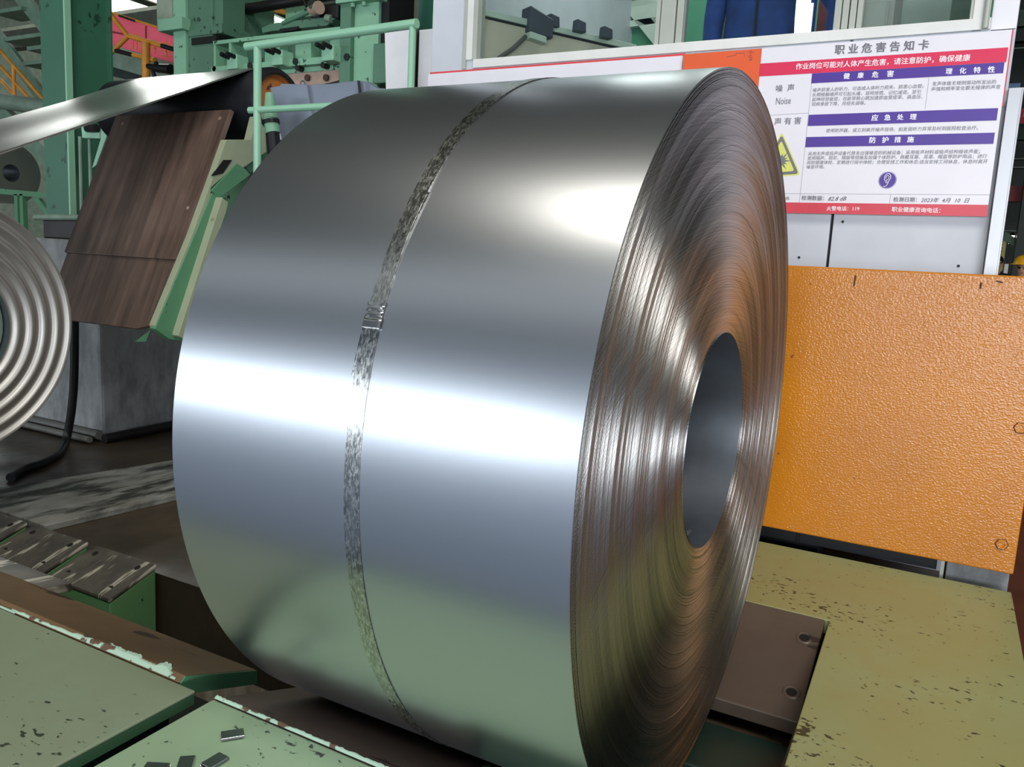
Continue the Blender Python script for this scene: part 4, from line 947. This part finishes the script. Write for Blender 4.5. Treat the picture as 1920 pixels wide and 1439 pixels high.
struct(box((ay(1536, 0, 3.3).x, 3.3, 0.56), (ay(1580, 0, 3.3).x, 3.34, 3.4)).build('trim_124', 'curtain_red'))
mo = thing('monitor', 'bright white monitor behind the blue worker in the cab', 'monitor', ay(1490, 75, 3.0))
P_ = ay(1440, -5, 3.05); Q_ = ay(1524, 66, 3.05)
box((P_.x, 3.05, Q_.z), (Q_.x, 3.09, P_.z)).build('casing', 'overall_blue', mo, bevel=0.004)
P1_, Q1_ = ay(1440, 14, 3.045), ay(1520, 60, 3.045)
box((P1_.x, 3.042, Q1_.z), (Q1_.x, 3.05, P1_.z)).build('screen', 'screen_white', mo)
P1_, Q1_ = ay(1440, -4, 3.045), ay(1520, 8, 3.045)
box((P1_.x, 3.042, Q1_.z), (Q1_.x, 3.05, P1_.z)).build('screen', 'screen_white', mo)
box(((P_.x + Q_.x) / 2 - 0.03, 3.06, 0.56), ((P_.x + Q_.x) / 2 + 0.03, 3.10, Q_.z)).build('stand', 'dark_metal', mo)

# ------------------------------------------------------------------ people
def skinned(name, nodes, edges, mat, parent, sub=2, root=0):
    me = bpy.data.meshes.new(name); org = world_loc(parent)
    me.from_pydata([V(p) - org for p, r in nodes], edges, []); o = bpy.data.objects.new(name, me); C.objects.link(o); o.parent = parent
    sk_ = o.modifiers.new('skin', 'SKIN'); sk_.use_smooth_shade = True
    for i, (p, r) in enumerate(nodes):
        d = me.skin_vertices[0].data[i]; d.radius = r if isinstance(r, tuple) else (r, r); d.use_root = (i == root)
    o.modifiers.new('sub', 'SUBSURF').levels = sub; o.modifiers['sub'].render_levels = sub
    me.materials.append(MATS[mat]); return o
def person(base, label, h=1.72, wide=1.0, face=(0, -1), overall='overall_blue', helmet=False, arms='hip', sub=2, group=None):
    t = thing('person', label, 'person', base, group); B = V(base); k = h / 1.72
    fx, fy = face; F_ = V((fx, fy, 0)).normalized(); L_ = V((-F_.y, F_.x, 0))   # F forward, L to the person's left
    def q(l, f, z): return B + L_ * (l * k) + F_ * (f * k) + V((0, 0, z * k))
    # body: head, neck, hands (one continuous figure, slim under the clothes)
    if arms == 'hip':      # one arm hanging close, the other held off the body
        arm = lambda s: [(q(s * 0.20, 0, 1.40), .045), (q(s * 0.235, -0.03, 1.13), .036), (q(s * 0.225, 0.06, 0.89), .026)] if s < 0 else [(q(s * 0.20, 0, 1.40), .045), (q(s * 0.37, -0.02, 1.16), .036), (q(s * 0.365, 0.10, 0.95), .026)]
    else:
        arm = lambda s: [(q(s * 0.19, 0, 1.40), .045), (q(s * 0.25, -0.02, 1.12), .036), (q(s * 0.24, 0.06, 0.88), .026)]
    nd = [(q(0, 0, 0.95), .10), (q(0, 0, 1.18), .10), (q(0, 0, 1.40), .09), (q(0, 0.01, 1.49), .05), (q(0, 0.02, 1.56), (.068, .075)), (q(0, 0.02, 1.645), (.075, .085)), (q(0, 0.01, 1.70), (.05, .055))]
    ed = [(0, 1), (1, 2), (2, 3), (3, 4), (4, 5), (5, 6)]
    for s in (1, -1):
        a = arm(s); i = len(nd); nd += a; ed += [(2, i), (i, i + 1), (i + 1, i + 2)]
        hd = a[2][0]; d = (hd - a[1][0]).normalized()
        palm = hd + d * 0.06 * k; nd.append((palm, (.018, .03))); ed.append((i + 2, i + 3))
        side = d.cross(V((0, 0, 1))).normalized()
        for f_ in range(4):
            o_ = side * ((f_ - 1.5) * 0.017 * k); j = len(nd); ln = (0.035, 0.042, 0.038, 0.030)[f_] * k
            nd += [(palm + d * 0.02 * k + o_, .009), (palm + d * (0.02 * k + ln) + o_ + V((0, 0, -0.012)), .008), (palm + d * (0.02 * k + ln * 1.5) + o_ * 0.9 + V((0, 0, -0.032)), .007)]
            ed += [(i + 3, j), (j, j + 1), (j + 1, j + 2)]
        j = len(nd); nd += [(hd + d * 0.03 * k + side * 0.035 * k, .010), (hd + d * 0.07 * k + side * 0.05 * k + V((0, 0, -0.01)), .008)]; ed += [(i + 2, j), (j, j + 1)]
        i = len(nd); nd += [(q(s * 0.09, 0, 0.88), .075), (q(s * 0.10, 0.01, 0.48), .045), (q(s * 0.10, -0.02, 0.09), .035), (q(s * 0.11, 0.13, 0.045), .035)]; ed += [(0, i), (i, i + 1), (i + 1, i + 2), (i + 2, i + 3)]
    body = skinned('body', nd, ed, 'skin', t, sub)
    # clothes
    nd = [(q(0, 0, 0.97), (.185 * wide, .14)), (q(0, 0, 1.10), (.17 * wide, .125)), (q(0, 0.01, 1.28), (.175 * wide, .13)), (q(0, 0, 1.41), (.14, .10)), (q(0, 0.005, 1.475), .062)]
    ed = [(0, 1), (1, 2), (2, 3), (3, 4)]
    for s in (1, -1):
        a = arm(s); i = len(nd); nd += [(a[0][0] + L_ * (-s * 0.01 * k), .072), (a[1][0], .058), (a[2][0] - (a[2][0] - a[1][0]).normalized() * 0.01, .046)]; ed += [(3, i), (i, i + 1), (i + 1, i + 2)]
        i = len(nd); nd += [(q(s * 0.095, 0, 0.86), .10), (q(s * 0.10, 0.01, 0.48), .075), (q(s * 0.10, -0.01, 0.09), .068)]; ed += [(0, i), (i, i + 1), (i + 1, i + 2)]
    cl_ = skinned('coverall', nd, ed, overall, t, sub)
    # front fastening and collar, belt
    b = MB(); b.bar(q(0, 0.128, 0.98), q(0, 0.142, 1.30), 0.014 * k, 0.006 * k, F_); b.bar(q(0, 0.142, 1.30), q(0.03, 0.10, 1.45), 0.014 * k, 0.006 * k, F_); b.build('front_seam', 'overall_dark', cl_)
    for s in (1, -1):
        b = MB(); b.prism([q(s * 0.01, 0.105, 1.43), q(s * 0.075, 0.055, 1.50), q(s * 0.095, 0.085, 1.41), q(s * 0.03, 0.14, 1.36)], F_ * 0.008).build('collar', overall, cl_)
    # face
    for s in (1, -1):
        b = MB(); c0 = q(s * 0.032, 0.098, 1.62); b.lathe([(-0.011, 0.001), (-0.006, 0.009), (0, 0.012), (0.006, 0.009), (0.011, 0.001)], c0, 'Z', n=12); b.build('eye', 'hair_black', body, smooth=True)
        b = MB(); c0 = q(s * 0.082, 0.0, 1.615); b.lathe([(-0.03, 0.002), (-0.015, 0.016), (0.015, 0.018), (0.03, 0.003)], c0, 'Z', n=10); b.build('ear', 'skin', body, smooth=True)
    b = MB(); b.prism([q(-0.012, 0.095, 1.59), q(0.012, 0.095, 1.59), q(0.004, 0.098, 1.635), q(-0.004, 0.098, 1.635)], F_ * 0.02); b.build('nose', 'skin', body, bevel=0.004)
    b = MB(); b.bar(q(-0.022, 0.098, 1.557), q(0.022, 0.098, 1.557), 0.01, 0.007); b.build('mouth', 'curtain_red', body)
    if helmet:
        b = MB(); c0 = q(0, 0.01, 1.66); b.lathe([(0, 0.15), (0.012, 0.145), (0.012, 0.125), (0.06, 0.112), (0.10, 0.08), (0.12, 0.03), (0.122, 0.001)], c0, 'Z', n=28); b.build('helmet', 'helmet_yellow', t, smooth=True)
    else:
        b = MB(); c0 = q(0, -0.012, 1.65); b.lathe([(-0.03, 0.092), (0.02, 0.096), (0.06, 0.078), (0.082, 0.04), (0.088, 0.001)], c0, 'Z', n=24); b.build('hair', 'hair_black', t, smooth=True)
    for s in (1, -1):
        b = MB(); b.prism([q(s * 0.10 - 0.05, -0.07, 0), q(s * 0.10 + 0.05, -0.07, 0), q(s * 0.11 + 0.05, 0.16, 0), q(s * 0.11, 0.21, 0), q(s * 0.11 - 0.05, 0.16, 0)], (0, 0, 0.09 * k)); b.build('boot', 'rubber_black', t, bevel=0.02)
    return t
pbase = ay(1424, 40, 2.62)
person((pbase.x, 2.62, 0.56), 'person in blue coveralls standing behind the cab window, one arm held off the body', 1.76, 1.12, (0.1, -1))
pz = ay(1872, 470, 13.0); person((pz.x, 13.0, ZF), 'distant person in a dark jacket near the yellow slatted panel', 1.7, 1.0, (0.3, -1), 'overall_dark', arms='down', sub=1)
pz = ay(1926, 470, 9.5); person((pz.x, 9.5, ZF - 0.0), 'distant person in a yellow safety helmet at the right picture edge', 1.56, 1.0, (-0.4, -1), 'overall_blue', helmet=True, arms='down', sub=1)

# ------------------------------------------------------------------ notice board, card
YN = 2.0
nb = thing('notice_board', 'white occupational hazard notice board with red and purple bands of Chinese text', 'notice board', ay(1650, 400, YN))
zn1, zn0 = ay(1660, 75, YN).z, ay(1660, 402, YN).z
xn0, xn1 = ay(1430, 200, YN).x, ay(1880, 150, YN).x
xn0 = -0.436; xn1 = 0.531; zn0 = 0.668; zn1 = 1.392
box((xn0, YN, zn0), (xn1, YN + 0.012, zn1)).build('board', 'board_white', nb, bevel=0.001)
def bandz(za, zb__, xa, xb, mat, name='band'):
    return box((xa, YN - 0.0012, za), (xb, YN, zb__)).build(name, mat, nb)
def zz(px, py): return ay(px, py, YN).z
def xx(px, py): return ay(px, py, YN).x
bandz(zz(1660, 129.7), zz(1660, 104), xn0, xn1 - 0.006, 'print_red')
bandz(zz(1660, 149), zz(1660, 129.7) - 0.0005, xx(1522, 145), xn1 - 0.012, 'print_purple')
bandz(zz(1698, 231), zz(1698, 209), xx(1516, 222), xn1 - 0.012, 'print_purple')
bandz(zz(1690, 273), zz(1690, 253), xx(1511, 266), xn1 - 0.012, 'print_purple')
bandz(zn0, zz(1660, 382), xn0, xn1, 'print_red_bottom')
for a, c in (((1430, 217), (1517, 212)), ((1440, 363), (1858, 365.5))):
    q0, q1 = ay(*a, YN), ay(*c, YN); MB().bar(q0, q1, 0.0012, 0.0016).build('rule', 'print_line', nb)
for a, c in (((1522, 155), (1500, 382)), ((1742, 145), (1736, 205)), ((1670, 365), (1669, 383))):
    q0, q1 = ay(*a, YN), ay(*c, YN); q1.x = q0.x; MB().bar(q0, q1, 0.0016, 0.0012, (0, 1, 0)).build('rule', 'print_line', nb)
box((xn1, YN - 0.001, zz(1880, 200)), (xn1 + 0.004, YN + 0.012, zn1)).build('red_edging', 'print_red_bottom', nb)
YX = YN - 0.0016
T = lambda s_, a, c, mt, **k: txt(s_, a, c, YX, mt, nb, **k)
T('职 业 危 害 告 知 卡', (1565, 93.5), (1741, 83.5), 'print_grey', bold=0.028)
T('作业岗位可能对人体产生危害，请注意防护，确保健康', (1492, 125), (1819, 108), 'print_white', bold=0.012)
for ch, xa, xb in (('健', 1581.5, 1592.7), ('康', 1608, 1619), ('危', 1635, 1646.7), ('害', 1663, 1675)):
    T(ch, (xa, 143 + -5 * ((xa + xb) / 2 - 1581.5) / 93.5), (xb, 143 + -5 * ((xa + xb) / 2 - 1581.5) / 93.5), 'print_white', bold=0.025)
for ch, xa, xb in (('理', 1773, 1785), ('化', 1799, 1811), ('特', 1825.5, 1838), ('性', 1852, 1865)):
    T(ch, (xa, 134 + -4 * ((xa + xb) / 2 - 1773) / 92), (xb, 134 + -4 * ((xa + xb) / 2 - 1773) / 92), 'print_white', bold=0.025)
T('噪  声', (1455, 166), (1489, 164), 'print_grey', bold=0.005)
T('Noise', (1455, 190), (1483, 188), 'print_grey', h=0.030)
for i, s_ in enumerate(('噪声损害人的听力，可造成人体听力损失，损害心血管。', '长期接触噪声可引起头痛，耳鸣惊慌、记忆减退，至引', '起神经官能症，也能导致心跳加速即血管痉挛、高血压、', '冠病食欲下降、月经失调等。')):
    T(s_, (1524 - i * 0.8, 169 + i * 8.7), ((1732, 1727, 1730, 1623)[i], (161, 172, 181, 193)[i]), 'print_grey', slant=0.12)
T('发声体做无规则振动所发出的', (1748, 157), (1868, 153), 'print_grey')
T('声强和频率变化都无规律的声音', (1746, 167), (1876, 162.5), 'print_grey')
for ch, xa, xb in (('应', 1634, 1646), ('急', 1658, 1669.6), ('处', 1682, 1693.6), ('理', 1706, 1718)):
    T(ch, (xa, 221 + -2 * ((xa + xb) / 2 - 1634) / 84), (xb, 221 + -2 * ((xa + xb) / 2 - 1634) / 84), 'print_white', bold=0.025)
T('使用防声器，或立刻离开噪声现场，如发现听力异常及时到医院检查治疗。', (1549, 245), (1834, 239.5), 'print_grey', slant=0.12)
for ch, xa, xb in (('防', 1630, 1641.5), ('护', 1653.7, 1665.4), ('措', 1677, 1688.4), ('施', 1701, 1713)):
    T(ch, (xa, 263 + -1.5 * ((xa + xb) / 2 - 1630) / 83), (xb, 263 + -1.5 * ((xa + xb) / 2 - 1630) / 83), 'print_white', bold=0.025)
for i, (s_, r_) in enumerate((('采用无声或低声设备代替发出强噪音的机械设备；采用吸声材料或吸声结构吸收声能；', (1838, 284)), ('使用隔声、阻尼、隔振等措施及加强个体防护。佩戴耳塞、耳罩、帽盔等防护用品；进行', (1851, 293)), ('岗前健康体检，定期进行岗中体检；合理安排工作和休息:适当安排工间休息，休息时离开', (1852, 303)), ('噪音环境。', (1546, 312.5)))):
    T(s_, (1515 - i * 0.9, 288.5 + i * 8.2), r_, 'print_grey', slant=0.12)
T('声 有 害', (1452, 228), (1502, 226), 'print_grey', bold=0.005)
T('dB', (1471, 372), (1480, 372), 'print_grey')
T('检测数据：', (1503, 371), (1545, 372), 'print_grey', bold=0.012)
T('82.8 dB', (1553, 373), (1587, 372.5), 'print_ink', slant=0.35)
T('检测日期：', (1675, 374), (1719, 374.5), 'print_grey', bold=0.012)
T('2023年  4月  10  日', (1727, 375), (1818, 376), 'print_ink', slant=0.25)
T('火警电话：119', (1550, 391), (1611, 391.5), 'print_white', bold=0.012)
T('职业健康咨询电话：', (1672, 392.5), (1763, 395), 'print_white', bold=0.012)
# warning triangle with a burst
def tri(ap, bl, br, mat, y, grow=0.0, name='warning_triangle', parent=nb):
    pts = [ay(*p, y) for p in (ap, bl, br)]; c = (pts[0] + pts[1] + pts[2]) / 3; pts = [p + (p - c) * grow for p in pts]; out = []
    for i in range(3):
        p0, p, p2 = pts[i - 1], pts[i], pts[(i + 1) % 3]
        for t in (0.0, 0.25, 0.5, 0.75, 1.0):
            a = p.lerp(p0, 0.09); b_ = p.lerp(p2, 0.09); out.append(a.lerp(p, t).lerp(p.lerp(b_, t), t))
    return MB().prism(out, (0, -0.0006, 0)).build(name, mat, parent)
ap, bl, br = (1466, 250), (1422, 332), (1499, 327)
w0 = tri(ap, bl, br, 'sign_yellow', YN - 0.0002, 0.06)
tri(ap, bl, br, 'print_grey', YN - 0.0008, -0.04, 'triangle_border', w0); tri(ap, bl, br, 'sign_yellow', YN - 0.0014, -0.25, 'triangle_field', w0)
c = ay(1463, 302, YN - 0.002); pts = []
for i in range(28):
    a = 2 * PI * i / 28; r_ = (0.048 if i % 4 == 0 else 0.034) if i % 2 == 0 else 0.020; pts.append(c + V((r_ * math.cos(a), 0, r_ * math.sin(a))))
MB().prism(pts, (0, -0.0006, 0)).build('burst_symbol', 'print_grey', w0)
# blue round ear-protection mark
c = ay(1664, 338, YN - 0.0004)
b = MB(); b.lathe([(0, 0.0355), (0, 0.034)], c, 'Y', n=40); b.build('ear_mark_ring', 'print_purple', nb)
b = MB(); b.lathe([(-0.0004, 0.0325), (-0.0004, 0.0005)], c, 'Y', n=40); em = b.build('ear_mark', 'print_purple', nb)
def earline(pts, r_):
    P_ = [c + V((u, -0.0012, w)) for u, w in pts]; MB().tube(P_, r_, 6).build('ear_outline', 'print_white', em)
K = 1.28
for pts, r_ in (([(-.006, -.004), (-.010, .004), (-.0095, .013), (-.004, .020), (.004, .0205), (.009, .014), (.0085, .005), (.004, -.003), (.002, -.011), (-.001, -.018), (-.006, -.021), (-.010, -.019)], .0013),
                ([(-.0055, .005), (-.005, .012), (.000, .0155), (.0045, .011), (.003, .004), (-.002, .001), (-.003, -.004), (.000, -.006)], .0011),
                ([(-.006, -.006), (-.002, -.010), (.000, -.007)], .0010)):
    earline([(u * K, w * K) for u, w in pts], r_ * 1.15)
# orange card left of the board
oc = thing('orange_card', 'orange card beside the notice board with faint pencil scribbles', 'card', ay(1355, 140, YN))
xo0, xo1 = ay(1281, 110, YN).x, xn0 - 0.001
box((xo0, YN + 0.002, 0.75), (xo1, YN + 0.012, zz(1370, 95))).build('card', 'card_orange', oc, bevel=0.001)
for (pts) in ([(1403, 98), (1410, 95), (1406, 101), (1414, 97)], [(1402, 106), (1409, 103), (1405, 109), (1411, 107)], [(1404, 113), (1410, 110), (1406, 114), (1409, 112)], [(1362, 107), (1380, 103), (1380, 100), (1396, 99), (1396, 106)]):
    MB().tube([ay(a, b_, YN + 0.001) for a, b_ in pts], 0.0009, 5).build('scribble', 'print_grey', oc)
# stainless corner strip of the cab
tr_ = MB(); P_ = [ay(1882, 166, 1.985), ay(1895, 165, 1.985), ay(1870, 513, 1.985), ay(1845, 513, 1.985)]
xA, xB = P_[3].x + 0.0, 0.596
z0_ = -0.3; tr_.box((0.546, 1.985, z0_), (0.594, 1.995, ay(1890, 165, 1.985).z)); tr_.box((0.589, 1.985, z0_), (0.598, 2.2, ay(1890, 165, 1.985).z))
tag(tr_.build('corner_strip', 'bright_trim', bevel=0.002), 'bright stainless corner strip on the right end of the cab', 'metal strip')

# ------------------------------------------------------------------ yellow barrier
YY = 1.30
zt1, zt0 = ay(1700, 508, YY).z, ay(1700, 1040, YY).z
yb_ = thing('yellow_barrier', 'thick yellow-painted steel barrier with hexagon bolts behind the coil', 'barrier', (0.0, 1.4, ZD))
fp = box((-1.3, YY, zt0), (0.742, YY + 0.03, zt1)).build('front_plate', 'yellow_enamel', yb_, bevel=0.006, seg=3)
box((-1.28, YY + 0.03, zt0 + 0.04), (0.735, YY + 0.36, zt1 - 0.002)).build('body', 'yellow_enamel', yb_, bevel=0.006)
for px, py in ((1913, 803), (1878, 1021)):
    P_ = ay(px, py, YY); b = MB(); b.lathe([(0, 0.019), (-0.002, 0.019), (-0.007, 0.017), (-0.007, 0.0105), (-0.004, 0.009), (-0.004, 0.0005)], (P_.x, YY, P_.z), 'Y', n=6); b.build('hex_bolt', 'yellow_enamel', fp)
    b = MB(); b.lathe([(-0.0006, 0.0215), (-0.0006, 0.0185)], (P_.x, YY, P_.z), 'Y', n=6); b.build('bolt_gap', 'roll_rim', fp)
box((-1.2, YY + 0.06, ZD), (ay(1755, 1070, YY + 0.06).x, YY + 0.34, zt0 + 0.05)).build('plinth', 'rubber_black', yb_)
sx_ = ay(1762, 1072, YY + 0.03).x
box((sx_, YY + 0.03, ZD - 0.2), (sx_ + 0.012, YY + 0.06, zt0 + 0.03)).build('support', 'frame_grey', yb_)
box((-1.1, YY + 0.08, ZF), (0.1, YY + 0.3, ZD)).build('foot', 'rubber_black', yb_)
box((ay(1772, 1080, YY + 0.04).x, YY + 0.04, ZF), (0.735, YY + 0.34, zt0 + 0.04)).build('foot', 'concrete_painted', yb_, bevel=0.004)
sm = ay(1494, 1010, YY + 0.05)
box((sm.x, YY + 0.05, ZD), (sm.x + 0.01, YY + 0.07, zt0 + 0.03)).build('plinth_seam', 'black_hole', yb_)
# gouges in the enamel
for (pts) in ([(1604, 517), (1601, 537)], [(1840, 530), (1838, 542)], [(1868, 527), (1880, 530)]):
    MB().tube([ay(a, b_, YY - 0.0004) for a, b_ in pts], 0.0028, 6).build('gouge', 'roll_rim', fp)

# ------------------------------------------------------------------ dark bay at the right
YD = 16.0
fb = thing('far_column', 'dark green far column with bracket at the right picture edge', 'column', (ay(1915, 400, 14).x, 14, ZF))
box((ay(1906, 450, 14).x, 14, ZF), (ay(1935, 450, 14).x, 14.4, 8)).build('shaft', 'hall_dark', fb)
MB().bar(ay(1880, 440, 14.2), ay(1912, 462, 14.2), 0.1, 0.12).build('bracket', 'hall_green', fb)
struct(box((-6, 21, ZF), (12, 21.3, 9)).build('wall_back_bay', 'hall_dark'))
for i, (py0, py1, mt, yv, lab) in enumerate(((20, 50, 'hall_green', 16.5, 'highest dark green crossbeam in the far bay'), (55, 78, 'hall_dark', 16.2, 'second dark crossbeam from the top in the far bay'), (90, 92, 'grey_green', 15.8, 'thin pale cable rail high in the far bay'), (235, 262, 'hall_green', 15.0, 'green crossbeam just below the red banner in the far bay'), (297, 299, 'grey_green', 15.2, 'upper thin pipe in the far bay'), (313, 315, 'grey_green', 15.3, 'lower thin pipe in the far bay'), (349, 378, 'beam_red', 14.8, 'dull red crossbeam in the far bay'), (432, 434, 'grey_green', 15.4, 'lowest thin pipe in the far bay'))):
    A_ = ay(1895, py0, yv); B_ = ay(1895, py1, yv)
    tag(box((A_.x - 1.5, yv, B_.z), (A_.x + 3, yv + 0.2, A_.z)).build('crossbeam', mt), lab, 'beam')
bn = thing('red_banner', 'red cloth banner with pale Chinese characters in the far bay', 'banner', ay(1910, 230, 14.5))
A_, B_ = ay(1898, 204, 14.5), ay(1935, 231, 14.5)
box((A_.x - 0.3, 14.5, B_.z), (B_.x, 14.52, A_.z)).build('cloth', 'banner_red', bn)
txt('境 的', (1904, 216), (1929, 214), 14.495, 'banner_text', bn)
struct(box(ay(1888, 157, 20.9), ay(1912, 168, 20.9) + V((0, 0.09, 0))).build('window_130', 'window_blue'))
yl = thing('slatted_panel', 'yellow slatted panel behind the distant dark-jacketed person', 'panel', ay(1873, 500, 14.6))
A_, B_ = ay(1866, 441, 14.6), ay(1881, 498, 14.6)
box((A_.x, 14.6, ZF), (B_.x, 14.63, A_.z)).build('backing', 'ladder_yellow', yl)
for k in range(9):
    z_ = A_.z - 0.04 - k * 0.058
    box((A_.x + 0.02, 14.57, z_ - 0.014), (B_.x - 0.05, 14.6, z_ + 0.008)).build('slat', 'hall_dark', yl)
for px, py, lab in ((1898, 442, 'bright distant lamp, upper of the two in the far bay'), (1895, 454, 'bright distant lamp, lower of the two in the far bay')):
    P_ = ay(px, py, 14.3); t = thing('far_lamp', lab, 'lamp', P_)
    MB().lathe([(-0.03, 0.001), (-0.03, 0.03), (0.0, 0.04)], P_, 'Z', n=12).build('bulb', 'far_lamp', t)
    MB().lathe([(0.0, 0.045), (0.05, 0.02), (0.06, 0.001)], P_, 'Z', n=12).build('shade', 'dark_metal', t)
tag(box(ay(1884, 495, 13.6), V((ay(1889, 512, 13.6).x, 13.7, ZF))).build('marker_post', 'cloth_white'), 'small pale post beside the distant dark-jacketed person', 'post')
